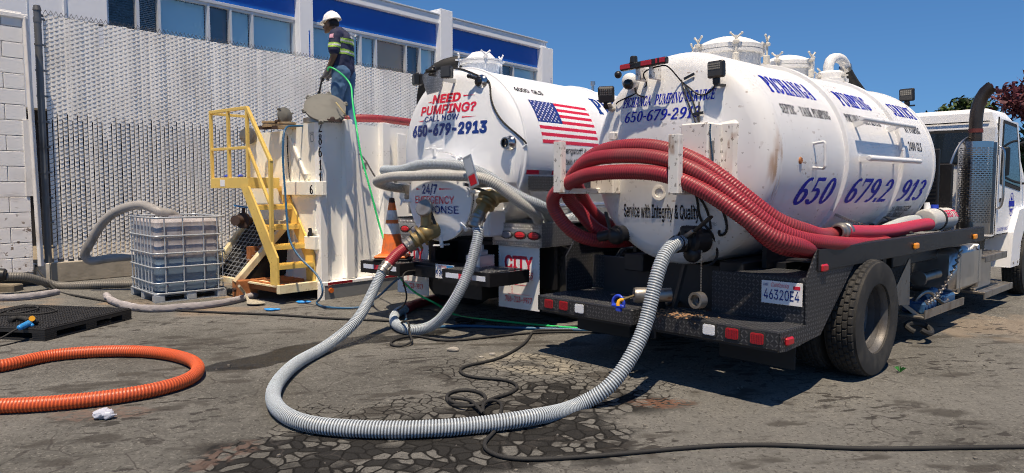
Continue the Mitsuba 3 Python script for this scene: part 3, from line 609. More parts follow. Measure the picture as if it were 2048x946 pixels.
part(tk, 'head_lettering', wrap(fit(sans('Service with Integrity & Quality', .115, 2, .7, .18), .81), on_head1(-.485, 1.378), .04), 'letter_black', True, frame=F1)
# manholes on the crown
plain('cream_white', (.62, .59, .52), .5)
def manhole(parent, a, r, zt, nm, clamps, rot0=0.0, dome=.07):
    z0 = Z1 + R1 - .12
    q = part(parent, nm, lathe([(r * .9, z0), (r * .93, zt - dome - .055), (r * 1.04, zt - dome - .05), (r * 1.04, zt - dome - .02), (r * .9, zt - dome - .018)], (a, 0, 0), (0, 0, 1), 40), 'lid_white', 30, frame=F1)
    t = np.linspace(0, 1, 8); part(q, 'lid', lathe([(r * .95, zt - dome - .02), (r * 1.05, zt - dome - .015), (r * 1.05, zt - dome + .022), (r * 1.0, zt - dome + .03)] + [(max(r * (1 - x), 1e-4), zt - dome + .03 + (dome - .03) * (1 - (1 - x) ** 2)) for x in t[1:]], (a, 0, 0), (0, 0, 1), 40), 'lid_white', 40, frame=F1)
    for i in range(clamps):
        g = rot0 + i * 2 * math.pi / clamps; c, s = math.cos(g), math.sin(g); P = lambda rr, z: (a + rr * c, rr * s, z)
        m = [beam(P(r * 1.0, zt - dome + .02), P(r * 1.22, zt - dome + .02), .05, .03, c=.006), cyl(P(r * 1.14, zt - dome - .16), P(r * 1.14, zt - dome + .075), .011, n=8), box(a + r * 1.13 * c - .025, a + r * 1.13 * c + .025, r * 1.13 * s - .025, r * 1.13 * s + .025, zt - dome - .16, zt - dome - .08, .008)]
        for k in (-1, 1):
            e = (a + r * 1.14 * c - k * s * .05, r * 1.14 * s + k * c * .05, zt - dome + .095); m += [cyl(P(r * 1.14, zt - dome + .05), e, .010, .008, 8), ball(e, .012)]
        part(q, 'wing_clamp', m, 'cream_white', 30, frame=F1)
manhole(tk, 1.33, .315, 3.075, 'manhole', 6, .35, .13)
manhole(tk, 2.52, .262, 3.05, 'manhole', 5, .5, .11)
v = part(tk, 'vent_dome', lathe([(.16, 2.7), (.17, 2.86), (.20, 2.865), (.20, 2.90), (.175, 2.905), (.165, 2.97), (.12, 3.0), (1e-4, 3.005)], (3.62, 0, 0), (0, 0, 1), 32), 'lid_white', 40, frame=F1)
for g in (.3, 1.9, 3.4, 5.0): part(v, 'wing_clamp', [cyl((3.62 + .2 * math.cos(g), .2 * math.sin(g), 2.80), (3.62 + .2 * math.cos(g), .2 * math.sin(g), 2.98), .010, n=8), beam((3.62 + .15 * math.cos(g), .15 * math.sin(g), 2.93), (3.62 + .235 * math.cos(g), .235 * math.sin(g), 2.93), .035, .02), beam((3.62 + .2 * math.cos(g) - .04, .2 * math.sin(g), 3.02), (3.62 + .2 * math.cos(g) + .04, .2 * math.sin(g), 2.99), .015, .012)], 'cream_white', 30, frame=F1)
part(v, 'elbow_pipe', tube([(3.56, 0, 2.98), (3.58, .0, 3.10), (3.72, .0, 3.17), (3.95, .0, 3.17), (4.06, .0, 3.08)], .058, 16), 'lid_white', 50, frame=F1)
part(v, 'vent_hose', tube([(4.03, .0, 3.10), (4.2, .0, 2.99), (4.5, .0, 2.86), (4.9, .0, 2.66), (5.1, 0, 2.3), (5.15, 0, 1.7)], .062, 14), 'black_rubber', 50, frame=F1)
part(v, 'hose_clamp', ringm((4.03, 0, 3.11), (.5, 0, -.6), .058, .072, .05), 'steel', 30, frame=F1)
# ladder rungs and hand hold on the side
for dg in (21.5, 1.2):
    ph = math.radians(dg); ro, ri = R1 + .13, R1 - .01; e = lambda a, r: (a, r * math.cos(ph), Z1 + r * math.sin(ph))
    part(tk, 'ladder_rung', [cyl(e(2.0, ro), e(3.40, ro), .025, n=14, bev=.006), beam(e(2.14, ri), e(2.14, ro), .035, .05), beam(e(3.0, ri), e(3.0, ro), .035, .05)], 'tank_white_a', 40, frame=F1)
hh = [(1.14, R1 - .01, 7.6), (1.14, R1 + .09, 7.6), (1.14, R1 + .10, 6.8), (1.14, R1 + .10, -4.2), (1.14, R1 + .09, -5.0), (1.14, R1 - .01, -5.0)]
part(tk, 'hand_hold', tube([(a, r * math.cos(math.radians(d)), Z1 + r * math.sin(math.radians(d))) for a, r, d in hh], .012, 10, .01, False), 'tank_white_a', 50, frame=F1)
part(tk, 'rusty_plug', lathe([(1e-4, .012), (.024, .012), (.030, .0), (.030, -.02)], (.887, R1 * 1.0, Z1 - .026), (0, 1, 0), 16), 'rust_orange', 40, 'rusty plug', frame=F1)
# head fittings
part(tk, 'mounting_box', [box(.13, .46, .27, .525, 1.60, 2.165, .012), box(.34, .45, .46, .655, 1.45, 2.19, .03)], 'old_white', False, 'scuffed white mounting box', frame=F1)
part(tk, 'conduit_box', box(.155, .20, .528, .545, 1.86, 2.02, .004), 'dull_steel', False, frame=F1)
part(tk, 'green_wire', tube([(.16, .53, 2.15), (.15, .535, 2.05), (.16, .55, 1.9), (.17, .55, 1.7)], .006, 8), 'dark_blue_hose', 40, frame=F1)
for b, w in ((-.83, -1), (.405, 1)):
    br = part(t1, 'hose_bracket', [box(-.16, -.10, b - .045, b - .035, 1.60, 2.06, .003), box(-.17, -.16, b - .045, b + .045, 1.60, 2.06, .003), box(-.16, -.10, b + .035, b + .045, 1.60, 2.06, .003),
                                  beam((-.13, b, 1.612), (.40, b + (.18 if w < 0 else .02), 1.612), .055, .05, c=.006)] + ([box(.25, .42, -.80, -.52, 1.585, 1.78, .012)] if w < 0 else []), 'old_white', False, 'scuffed white hose bracket', frame=F1)
part(tk, 'lift_ring', ringm((.33, -.06, 1.60), (-1, .2, 0), .04, .065, .03), 'old_white', 30, frame=F1); part(tk, 'lug', box(.30, .36, -.62, -.56, 2.08, 2.16, .01), 'old_white', 30, frame=F1)
# light bar, lamps, cameras
lb = part(t1, 'light_bar', beam((.20, -.40, 2.702), (.20, .085, 2.715), .05, .055, c=.008), 'black_plastic', False, frame=F1)
for b0, b1 in ((-.395, -.285), (-.17, -.06), (-.02, .0), (.02, .075)): part(lb, 'red_lens', box(.168, .178, b0, b1, 2.685 + (b0 + .4) * .027, 2.725 + (b0 + .4) * .027, .003), 'red_lens', False, frame=F1)
part(lb, 'bracket', [box(.21, .36, -.255, -.225, 2.58, 2.70, .005), box(.21, .36, -.115, -.085, 2.58, 2.70, .005)], 'old_white', False, frame=F1)
part(lb, 'beacon', [cyl((.20, -.265, 2.73), (.20, -.265, 2.79), .035, .032, 16, .006), box(.17, .23, -.30, -.23, 2.71, 2.735, .004)], 'black_plastic', 30, frame=F1)
cm = part(t1, 'camera', [ball((.32, -.40, 2.60), .075, 14, (.8, 1, 1)), cyl((.34, -.40, 2.6), (.42, -.40, 2.6), .06, n=18)], 'tank_white_a', 50, frame=F1)
part(cm, 'lens', ball((.265, -.37, 2.565), .048, 12), 'black_gloss', 50, frame=F1); part(cm, 'microphone', ball((.25, -.475, 2.66), .034, 12), 'black_plastic', 50, frame=F1)
def work_lamp(a, b, z, yaw, tilt, w=.15, h=.135):
    def tr(m):
        m = rot(m, (0, 1, 0), tilt); m = rot(m, (0, 0, 1), yaw); return mov(m, (a, b, z))
    q = part(t1, 'work_lamp', [tr(box(.0, .05, -w / 2, w / 2, -h / 2, h / 2, .012)), tr(box(.05, .075, -w * .4, w * .4, -h * .4, h * .4, .01)), tr(box(.01, .04, -.03, .03, -h * .5 - .05, -h * .5 - .0, .006)), tr(box(.01, .2, -.02, .02, -h * .5 - .065, -h * .5 - .045, .004))], 'black_plastic', False, frame=F1)
    part(q, 'lens', tr(box(-.006, .002, -w * .43, w * .43, -h * .40, h * .43, .003)), 'lamp_lens', False, frame=F1)
    part(q, 'diode', [tr(box(-.009, -.005, -w * .38 + w * .76 * i / 6 + .003, -w * .38 + w * .76 * (i + 1) / 6 - .003, -h * .02 + h * .4 * j / 3 + .003, -h * .02 + h * .4 * (j + 1) / 3 - .003)) for i in range(6) for j in range(3)], 'lid_metal', False, frame=F1)
work_lamp(.26, .495, 2.595, .05, -.05); work_lamp(.30, -.655, 2.50, -.55, -.35, .15, .15)
part(t1, 'lamp_bracket', [box(.36, .46, -.69, -.62, 2.36, 2.39, .01), beam((.40, -.67, 2.38), (.33, -.64, 2.43), .03, .03)], 'lid_metal', 30, frame=F1)
lc = F1.l(F1.pa(1812, 190, 4.45)); work_lamp(4.45, lc[1], lc[2], .1, -.1, .17, .15)
part(t1, 'lamp_post', cyl((4.5, lc[1], 2.3), (4.5, lc[1], lc[2] - .07), .02), 'black_plastic', 30, frame=F1)
H1 = lambda b, z, o=.012: (float(head1(math.hypot(b, z - Z1))) - o, b, z)
for pts in ([H1(-.60, 2.42), H1(-.45, 2.47), H1(-.25, 2.56), (.26, -.2, 2.64), (.24, -.02, 2.68), (.24, .07, 2.66), H1(.12, 2.55), H1(.2, 2.49), H1(.3, 2.42), H1(.45, 2.50)],
            [H1(.12, 2.56), H1(.17, 2.44), H1(.24, 2.30), H1(.31, 2.17, .03)], [H1(.16, 2.50), H1(.23, 2.41), H1(.29, 2.28), H1(.335, 2.165, .03)], [H1(.31, 2.36), H1(.32, 2.25), H1(.34, 2.165, .03)], [H1(-.25, 2.45), H1(-.36, 2.5), H1(-.38, 2.57)]):
    part(t1, 'wiring', tube(pts, .0065, 6), 'black_rubber', 50, frame=F1)
part(t1, 'wire_tie', beam(H1(.15, 2.565, .02), H1(.24, 2.60, .02), .012, .02), 'black_plastic', False, frame=F1); part(t1, 'wire_tie', [beam(H1(.27, 2.255, .02), H1(.36, 2.265, .02), .012, .022)], 'black_plastic', False, frame=F1)
for pts in ([(.2, .345, 1.6), H1(.32, 1.52), H1(.34, 1.38), H1(.42, 1.27), H1(.43, 1.1), (.28, .44, 1.0)], [(.22, .37, 1.6), H1(.40, 1.45), H1(.42, 1.3)], [(.25, .56, 1.6), H1(.55, 1.4), H1(.545, 1.28), H1(.50, 1.25), H1(.495, 1.29)]):
    part(t1, 'wiring', tube(pts, .011, 7), 'black_rubber', 50, frame=F1)
# outlet valves low on the head
vb = part(t1, 'outlet_valve', [cyl((.38, .34, 1.20), (.16, .34, 1.20), .105, n=20, bev=.012), lathe([(.12, 0), (.12, .03), (.085, .05), (.085, .1)], (.22, .34, 1.20), (-.8, -.45, .1), 20), box(.14, .26, .26, .42, 1.22, 1.33, .02), ball((.2, .36, 1.10), .075)], 'black_frame', 30, frame=F1)
part(vb, 'lever', beam((.13, .34, 1.22), (.08, .60, 1.42), .022, .05, (1, 0, 0), .006), 'black_plastic', False, frame=F1)
part(vb, 'lever_sleeve', beam((.117, .33, 1.235), (.098, .44, 1.30), .03, .056, (1, 0, 0), .006), 'dull_steel', False, frame=F1)
vb = part(t1, 'drain_valve', [cyl((.46, -.52, 1.22), (.30, -.53, 1.22), .075, n=16, bev=.01), cyl((.34, -.55, 1.22), (.30, -.72, 1.18), .05, n=14), ball((.33, -.54, 1.2), .085)], 'black_frame', 30, frame=F1)
part(vb, 'lever', beam((.26, -.56, 1.26), (.27, -.62, 1.42), .02, .04, (1, 0, 0), .005), 'black_plastic', False, frame=F1)
dc = F1.l(F1.pa(1402, 600, .03)); cc = part(t1, 'dust_cap', [ringm(dc, (-1, -.12, .05), .046, .066, .075), ringm(dc, (-1, -.12, .05), .03, .052, .03)], 'dull_steel', 30, frame=F1)
part(cc, 'chain', [box(.03 - .004, .03 + .004, dc[1] - .006, dc[1] + .002, z, z + .016) for z in np.arange(dc[2] + .07, 1.14, .022)], 'dull_steel', False, frame=F1)
# bumper with tail lamps
for b0, b1 in ((-1.222, -.10), (.10, 1.222)):
    s = 1 if b0 > 0 else -1
    bp = part(t1, 'bumper', [box(0, .42, b0, b1, .455, .60, .01)], 'tread_black', False, frame=F1)
    part(bp, 'underside', box(.02, .4, b0 + .02, b1 - .02, .44, .452), 'black_frame', False, frame=F1)
    for x, y, col in ((((1099, 607, 'r'), (1128, 611, 'r'), (1160, 617, 'w')) if s < 0 else ((1419, 659, 'w'), (1465, 667, 'r'), (1515, 677, 'r')))):
        l = F1.l(F1.pa(x, y, 0)); w, h = .052, .041
        lm = part(bp, 'tail_lamp', bz_prism(rrect(l[1] - w - .012, l[1] + w + .012, l[2] - h - .012, l[2] + h + .012, .022), -.008, .0), 'black_rubber', False, frame=F1)
        part(lm, 'lens', [bz_prism(rrect(l[1] - w, l[1] + w, l[2] - h, l[2] + h, .014), -.014, -.008)], 'red_lens' if col == 'r' else 'clear_lens', False, frame=F1)
        part(lm, 'facets', [box(-.0165, -.0142, l[1] - w + .008 + i * .0135, l[1] - w + .017 + i * .0135, l[2] - h + .008 + j * .0135, l[2] - h + .017 + j * .0135) for i in range(7) for j in range(5)], 'dark_red_lens' if col == 'r' else 'letter_white', False, frame=F1)
    # riser behind the step, side plate
    part(t1, 'riser_plate', [box(.415, .43, .42, b1 - .012, .602, .95), box(.43, .95, .60, b1 - .012, .935, .952)] if s > 0 else [box(.80, .815, b0, b1, .602, .95), box(.42, .80, b0 + .02, b1, .575, .598)], 'tread_black', False, frame=F1)
    e0, e1 = (1.222, 1.235) if s > 0 else (-1.235, -1.222)
    part(t1, 'side_plate', ab_prism([(.0, .455), (.09, .445), (.66, .489), (1.289, 1.0), (1.289, 1.02), (.60, 1.05), (.56, 1.164), (.388, .95), (.405, .60), (.0, .60)], e0, e1), 'tread_black', False, frame=F1)
    rl = part(t1, 'side_rail', [box(.56, 5.20, *((1.236, 1.25) if s > 0 else (-1.25, -1.236)), 1.0, 1.17, .003), box(.56, 5.20, *((1.17, 1.236) if s > 0 else (-1.236, -1.17)), 1.155, 1.17, .003), box(.95, 5.15, *((.80, 1.21) if s > 0 else (-1.21, -.80)), 1.02, 1.035)], 'black_frame', False, frame=F1)
    for (a, z, c) in ((2.72, 1.075, 'amber_lens'), (4.75, 1.07, 'amber_lens'), (.66, 1.02, 'red_lens'), (.10, .525, 'red_lens')):
        bb = (1.25 if c == 'amber_lens' else 1.236) * s; part(t1, 'marker_lamp', [box(a - .055, a + .055, min(bb, bb + s * .03), max(bb, bb + s * .03), z - .03, z + .03, .012)], c, 30, frame=F1)
    part(t1, 'mud_flap', box(.46, .472, s * .80 - .33, s * .80 + .33, .22, .46, .004), 'black_rubber', False, frame=F1)
part(t1, 'chips_of_dirt', [box(.05 + .25 * RNG.random(), .05 + .25 * RNG.random() + .27, .13, .14, .60, .601)] * 0 + [mov(ball((0, 0, 0), .004 + .006 * RNG.random(), 8, (1.6, 1, .6)), (.10 + .12 * RNG.normal(0, .8), .28 + .13 * RNG.normal(0, 1), .604)) for _ in range(170) if True], 'wood_chips', False, 'scatter of brown bark chips on the bumper', frame=F1, kind='stuff')
part(t1, 'bumper_recess', [box(.13, .42, -.10, .10, .46, .59), box(.10, .42, -.10, .10, .40, .44), box(.06, .10, -.10, .10, .36, .47, .01)], 'black_frame', False, frame=F1)  # recess plate with an added filler that stops sun leaking through the gap
part(t1, 'pintle_hook', [box(.0, .06, -.05, .05, .33, .43, .01), ringm((-.03, 0, .36), (0, 1, 0), .03, .05, .03)], 'black_frame', 30, frame=F1)
pf = part(t1, 'pipe_fitting', [lathe([(.02, 0), (.062, 0), (.066, .02), (.066, .10), (.058, .12), (.058, .3)], F1.l(D(1270, 590, 5.86)), (.75, .65, 0), 22), ringm(F1.l(D(1268, 590, 5.85)), (.75, .65, 0), .022, .06, .012)], 'dull_steel', 30, frame=F1)
part(pf, 'stem', cyl(F1.l(D(1268, 591, 5.86)), F1.l(D(1243, 600, 5.84)), .010, n=8), 'brass', 30, frame=F1)
part(pf, 'handle', tube([F1.l(D(1246, 600, 5.82)), F1.l(D(1238, 602, 5.81)), F1.l(D(1236, 612, 5.80))], .016, 8), 'yellow_plastic', 40, 'yellow valve handle', frame=F1)
part(pf, 'support', [beam((.28, .02, .60), (.22, .02, .72), .05, .04), beam((.3, .12, .60), (.4, .16, .98), .04, .03)], 'black_frame', False, frame=F1)
lp = part(t1, 'licence_plate', rot(box(.396, .402, .870, 1.202, .735, .915, .004), (1, 0, 0), .0), 'paper_white', False, frame=F1)
def plate_text(parent, s, b, z, h, mat, w=None, bold=0, shear=0.0, a=.394):
    g = sans(s, h, bold, 1, shear); g = fit(g, w) if w else g; v, f = flat(g); part(parent, 'lettering', (np.stack([np.full(len(v), a), b + v[:, 0], z + v[:, 1]], 1), f), mat, False, frame=F1)
plate_text(lp, '46320E4', .892, .770, .078, 'letter_navy', .288, 1); plate_text(lp, 'California', .95, .868, .034, 'letter_red', .145, 0, .25); plate_text(lp, 'APR', .885, .870, .022, 'letter_navy', .04, 1)
part(lp, 'sticker', box(.393, .395, 1.13, 1.185, .862, .888), 'letter_red', False, frame=F1)
# chassis under the tank
part(t1, 'chassis', [box(.7, 9.6, -.45, -.37, .55, .85, .01), box(.7, 9.6, .37, .45, .55, .85, .01), box(.55, 4.4, -.62, -.40, .852, 1.02, .01), box(.55, 4.4, .40, .62, .852, 1.02, .01), box(.72, .78, -1.0, 1.0, .45, .95), box(2.9, 3.0, -.9, .9, .5, .95), box(.95, 4.3, -.8, .8, .95, 1.0),
                     cyl((1.6, -.8, .5), (1.6, .8, .5), .10, n=16), ball((1.6, 0, .5), .2, 14)], 'black_frame', False, frame=F1)
part(t1, 'tank_saddle', [ab_prism([(.8, .96), (4.2, .96), (4.2, 1.3), (.8, 1.15)], s * .68 - .02, s * .68 + .02) for s in (-1, 1)], 'black_frame', False, frame=F1)
# ---- wheels
def tyre_mesh(r=.515, w=.275, na=264, nw=26, tread=True):
    th = np.arange(na) * 2 * np.pi / na; q = np.linspace(-1, 1, nw); V, F0 = [], []
    tw = .40 * w * q; col = (q + 1) / 2 * 5; ci = np.floor(np.clip(col, 0, 4.999)); fr = col - ci
    A, Q = np.meshgrid(th, np.arange(nw), indexing='ij'); nb = 44
    u = A / (2 * np.pi) * nb + .5 * (ci[Q] % 2) + .14 * np.abs(fr[Q] - .5); fu = np.abs(u - np.floor(u) - .5)
    gv = (fu > .40) | (np.abs(fr[Q] - .5) > .39)
    rr = r - .010 * (q[Q] ** 2) - (.014 * gv if tread else 0)
    ringv = [np.stack([rr * np.cos(A), tw[Q], rr * np.sin(A)], -1)]
    def rim(rad, off): return np.stack([rad * np.cos(th), np.full(na, off), rad * np.sin(th)], -1)[:, None]
    s0 = [(r - .025, -.47), (r - .07, -.5), (r - .15, -.5), (r - .21, -.46), (r - .215, -.40)]
    left = np.concatenate([rim(a, b * w) for a, b in s0[::-1]], 1); right = np.concatenate([rim(a, -b * w) for a, b in s0], 1)
    M = np.concatenate([left, ringv[0], right], 1); m = M.shape[1]; i, j = np.meshgrid(np.arange(na), np.arange(m - 1), indexing='ij')
    qd = np.stack([i * m + j, i * m + j + 1, ((i + 1) % na) * m + j + 1, ((i + 1) % na) * m + j], -1).reshape(-1, 4)
    return (M.reshape(-1, 3), np.vstack([qd[:, :3], qd[:, [0, 2, 3]]]))
TY = mikit.ply(tyre_mesh(), 'tyre_rubber', smooth=25)
RIM = mikit.ply(cat(lathe([(.305, -.125), (.312, -.118), (.300, -.10), (.285, -.06), (.28, .06), (.24, .085), (.13, .095), (.12, .06), (.06, .055), (1e-4, .05)], (0, 0, 0), (0, 1, 0), 48), lathe([(.305, .125), (.30, .1), (.285, .05), (.28, -.05)], (0, 0, 0), (0, 1, 0), 48), [cyl((.165 * math.cos(g), .095, .165 * math.sin(g)), (.165 * math.cos(g), .06, .165 * math.sin(g)), .017, n=6) for g in np.arange(10) * .628], cyl((0, .06, 0), (0, .0, 0), .075, n=20)), 'rim_paint', smooth=30)
RIMF = mikit.ply(cat(lathe([(.305, .125), (.312, .118), (.300, .10), (.27, .06), (.20, .07), (.15, .12), (.14, .19), (.10, .2), (1e-4, .2)], (0, 0, 0), (0, 1, 0), 48), [cyl((.165 * math.cos(g), .08, .165 * math.sin(g)), (.165 * math.cos(g), .12, .165 * math.sin(g)), .017, n=6) for g in np.arange(10) * .628]), 'rim_paint', smooth=30)
procm('rim_paint', grime((.13, .13, .135), (.07, .06, .05), .7, 9.0), .5, .5)
def wheel(parent, fr, a, b, z, flip, rimd, spin=0.0):
    base = f'{parent}__wheel'; i = _count.get(base, -1) + 1; _count[base] = i; k = base if i == 0 else f'{base}_{i:03d}'
    Mx = np.eye(4); ax = fr.A * math.cos(spin) + fr.Z * math.sin(spin); az = -fr.A * math.sin(spin) + fr.Z * math.cos(spin); Mx[:3, 0] = ax; Mx[:3, 1] = fr.B * flip; Mx[:3, 2] = az; Mx[:3, 3] = fr.w(a, b, z)
    scene[k + '__tyre'] = {**TY, 'to_world': T(Mx)}; scene[k + '__rim'] = {**rimd, 'to_world': T(Mx)}
for s in (-1, 1):
    wheel(t1, F1, 1.6, s * 1.20, .510, s * -1, RIM); wheel(t1, F1, 1.6, s * .88, .510, s, RIM, .05)
    wheel(t1, F1, 8.35, s * 1.0, .507, s, RIMF, .03)
    part(t1, 'splash_plate', ab_prism([(2.94, .443), (3.26, .405), (3.24, .90), (3.20, .90), (2.86, .646)], s * 1.05 - .006, s * 1.05 + .006), 'dull_steel', False, frame=F1)
    # fuel tank, steps
    ft = part(t1, 'fuel_tank', [ab_prism(rrect(5.35, 6.35, .40, .93, .10), s * .86 - .26, s * .86 + .26)] if 0 else [box(4.55, 5.72, s * .86 - .27, s * .86 + .27, .38, .93, .07)], 'aluminium', 40, frame=F1)
    part(ft, 'strap', [box(a, a + .05, s * .86 - .275, s * .86 + .275, .375, .936, .072) for a in (4.72, 5.50)], 'steel', 40, frame=F1)
    part(t1, 'battery_box', [box(3.2, 4.9, s * .55 - .12, s * .55 + .12, .42, .98, .02), box(3.1, 5.0, s * .85 - .08, s * .85 + .08, .80, 1.0, .01)], 'black_frame', False, frame=F1)
    for z, a0, a1 in ((.75, 5.76, 6.8), (.28, 5.76, 7.2)): part(t1, 'step', [box(a0, a1, min(s * .72, s * 1.16), max(s * .72, s * 1.16), z - .015, z + .015, .004), box(a0, a1, min(s * 1.14, s * 1.16), max(s * 1.14, s * 1.16), z - .07, z + .017, .004)] + [box(a0 + .02, a1 - .02, min(s * (.76 + .05 * i), s * (.785 + .05 * i)), max(s * (.76 + .05 * i), s * (.785 + .05 * i)), z + .016, z + .022) for i in range(7)], 'dull_steel', False, frame=F1)
    part(t1, 'step_support', [box(5.8, 6.5, s * .85 - .2, s * .85 + .2, .30, .73, .03), box(5.7, 7.5, s * .6 - .05, s * .6 + .05, .3, .95)], 'aluminium', 30, frame=F1)
for u in np.linspace(0, 1, 22):
    pass
part(t1, 'hanging_chain', [ringm((3.45 + 1.15 * u, 1.16, .42 + .48 * u ** 2), (0, 1, (-1) ** i * .8), .016, .028, .012, 10) for i, u in enumerate(np.linspace(0, 1, 26))], 'dull_steel', 30, frame=F1)
FT1 = Frame(F1.w(.34, 0, 0)[:2], F1.A[:2])
FT1.O = F1.w(.34, .02, .05)
tr = part(t1, 'tool_tray', [box(3.05, 4.45, .80, 1.15, .20, .225, .005), box(3.05, 4.45, 1.14, 1.152, .20, .29) , beam((3.2, 1.05, .2), (3.0, .6, .6), .04, .04)], 'dull_steel', False, frame=FT1)
part(tr, 'blue_pump', [box(3.2, 3.62, .86, 1.10, .23, .35, .02), box(3.85, 4.3, .86, 1.10, .23, .36, .02), cyl((3.5, .98, .36), (3.9, .98, .40), .05, n=14)], 'blue_equipment', 30, frame=FT1)
part(tr, 'pipe_stub', [cyl((3.45, .95, .58), (3.95, 1.0, .60), .05, n=16), cyl((3.44, .95, .58), (3.48, .95, .58), .085, n=16), tube([(3.3, .95, .3), (3.4, 1.05, .45), (3.7, 1.08, .34), (4.0, 1.1, .3)], .022, 8)], 'dull_steel', 30, frame=FT1)
part(tr, 'hose_tangle', [tube([(2.95, 1.15, .1), (3.1, 1.2, .06), (3.25, 1.1, .1), (3.0, 1.0, .14), (2.9, 1.1, .08)], .03, 8)], 'black_rubber', 40, frame=FT1)
cn = part(t1, 'canister', [lathe([(1e-4, 0), (.10, 0), (.115, .012), (.125, .03), (.125, .76), (.115, .785), (1e-4, .79)], (3.72, 1.03, 1.175 + .11), (1, 0, 0), 32)], 'canister_grey', 40, 'grey canister strapped beside the tank', frame=F1)
part(cn, 'strap', ringm((4.02, 1.03, 1.285), (1, 0, 0), .124, .131, .06), 'black_rubber', 30, frame=F1); part(cn, 'blue_cap', cyl((4.05, 1.03, 1.405), (4.05, 1.03, 1.45), .04, n=14), 'royal_plastic', 30, frame=F1)
part(cn, 'lettering', wrap(fit(sans('GEO TE', .085, 4), .42), lambda x, y: np.stack([4.07 + x, 1.03 + .127 * np.cos(.25 + y / .127), 1.285 + .127 * np.sin(.25 + y / .127)], 1), .03), 'letter_red', True, frame=F1)
plain('canister_grey', (.46, .46, .44), .5)
# ---- exhaust, heat shield, rack
part(t1, 'exhaust_stack', tube([(5.98, .92, 1.1), (5.98, .92, 2.3), (5.98, .92, 2.6), (5.99, .945, 2.76), (6.0, 1.0, 2.88), (6.01, 1.07, 2.95)], .078, 20), 'exhaust_pipe', 50, frame=F1)
part(t1, 'stack_mouth', [cyl((6.01, 1.06, 2.945), (6.012, 1.0745, 2.9555), .070, n=20)], 'dark_void', 40, frame=F1)
part(t1, 'stack_clamp', ringm((5.98, .92, 2.36), (0, 0, 1), .075, .085, .05), 'exhaust_red', 30, frame=F1)
hs = part(t1, 'muffler', [cyl((5.98, .92, 1.02), (5.98, .92, 2.2), .14, n=24)], 'dull_steel', 30, frame=F1)
def slotted(r, z0, z1, g0, g1, ng, nz):
    g = np.linspace(g0, g1, ng + 1); z = np.linspace(z0, z1, nz + 1); V = np.stack(np.broadcast_arrays(5.98 + r * np.cos(g)[:, None], .92 + r * np.sin(g)[:, None], z[None]), -1).reshape(-1, 3); q = []
    for i in range(ng):
        for j in range(nz):
            if 10 < j < nz - 6 and j % 2 == 1 and (i + 2 * ((j // 2) % 2)) % 4 != 0 and 2 < i < ng - 3: continue
            a = i * (nz + 1) + j; q.append([a, a + 1, a + nz + 2, a + nz + 1])
    return (V, np.array(q))
m = slotted(.205, 1.04, 2.24, -math.pi * .55 + math.pi * .35, math.pi * 1.30, 72, 88); part(hs, 'heat_shield', (m[0], np.vstack([m[1][:, :3], m[1][:, [0, 2, 3]]])), 'chrome', True, 'chrome slotted heat shield', frame=F1)
m2_ = box(6.15, 6.165, .86, 1.12, 1.04, 2.2); part(hs, 'side_shield', [box(6.185, 6.192, .80 + .0, 1.12, 1.02, 2.24, .002)] , 'chrome', False, frame=F1)
part(t1, 'equipment_rack', [box(4.95, 5.0, .42, .80, 1.1, 2.12, .01), box(4.95, 5.6, .40, .44, 1.1, 2.1, .01), box(5.5, 5.56, -.4, .8, 1.1, 1.95, .01)] + [box(4.94, 4.95, .46, .78, z, z + .02) for z in np.arange(1.2, 2.05, .05)], 'black_frame', False, frame=F1)
part(t1, 'air_lines', [tube([(5.2, .5, 1.9), (5.3, .62, 1.5), (5.5, .6, 1.25), (5.7, .55, 1.4)], .018, 8), tube([(5.1, .6, 1.7), (5.35, .7, 1.35), (5.6, .66, 1.2)], .015, 8), cyl((5.3, .6, 1.2), (5.3, .75, 1.2), .06), ball((5.35, .72, 1.35), .045), ball((5.2, .66, 1.62), .03), tube([(5.6, .75, 1.95), (5.75, .8, 2.2), (5.95, .85, 2.3)], .014, 8)], 'steel', 40, frame=F1)
part(t1, 'air_horn', lathe([(.03, 0), (.04, .08), (.10, .2), (.105, .21)], (4.82, .72, 1.46), (0, .1, -1), 20), 'building_white', 40, frame=F1)
# ---- cab
cab = part(t1, 'cab', [hullm([(a, s * b, z) for s in (-1, 1) for a, b, z in ((6.42, 1.04, .98), (6.42, 1.04, 2.45), (6.46, .98, 2.66), (6.52, .90, 2.72), (7.7, .86, 2.74), (7.95, .90, 2.64), (8.45, 1.0, 1.75), (8.5, 1.02, .98))])], 'cab_white', False, frame=F1)
part(cab, 'roof_seam', [box(6.405, 6.42, -.97, .97, 2.53, 2.545)], 'black_rubber', False, frame=F1)
rw = part(cab, 'rear_window', bz_prism(rrect(-.78, .80, 1.95, 2.44, .08), 6.405, 6.419), 'black_rubber', False, frame=F1)
part(rw, 'pane', bz_prism(rrect(-.74, .76, 1.99, 2.40, .07), 6.398, 6.404), 'mirror_glass', False, frame=F1)
dr_ = part(cab, 'door', ab_prism([(6.60, 1.0), (7.98, 1.0), (7.98, 1.75), (7.60, 2.58), (6.62, 2.58)], 1.02, 1.052), 'cab_white', False, frame=F1)
wn = part(dr_ if False else cab, 'side_window', ab_prism(Polygon([(6.74, 1.72), (7.86, 1.62), (7.80, 1.85), (7.48, 2.52), (6.78, 2.54)]).buffer(.03), 1.053, 1.058), 'black_rubber', False, frame=F1)
part(wn, 'pane', ab_prism([(6.76, 1.75), (7.84, 1.65), (7.78, 1.84), (7.46, 2.50), (6.80, 2.52)], 1.059, 1.062), 'mirror_glass', False, frame=F1)
part(cab, 'door_seal', [box(6.585, 6.597, 1.03, 1.046, 1.0, 2.6), box(7.983, 7.995, 1.0, 1.046, 1.0, 1.75), box(6.60, 7.98, 1.02, 1.048, .985, .998)], 'black_rubber', False, frame=F1)
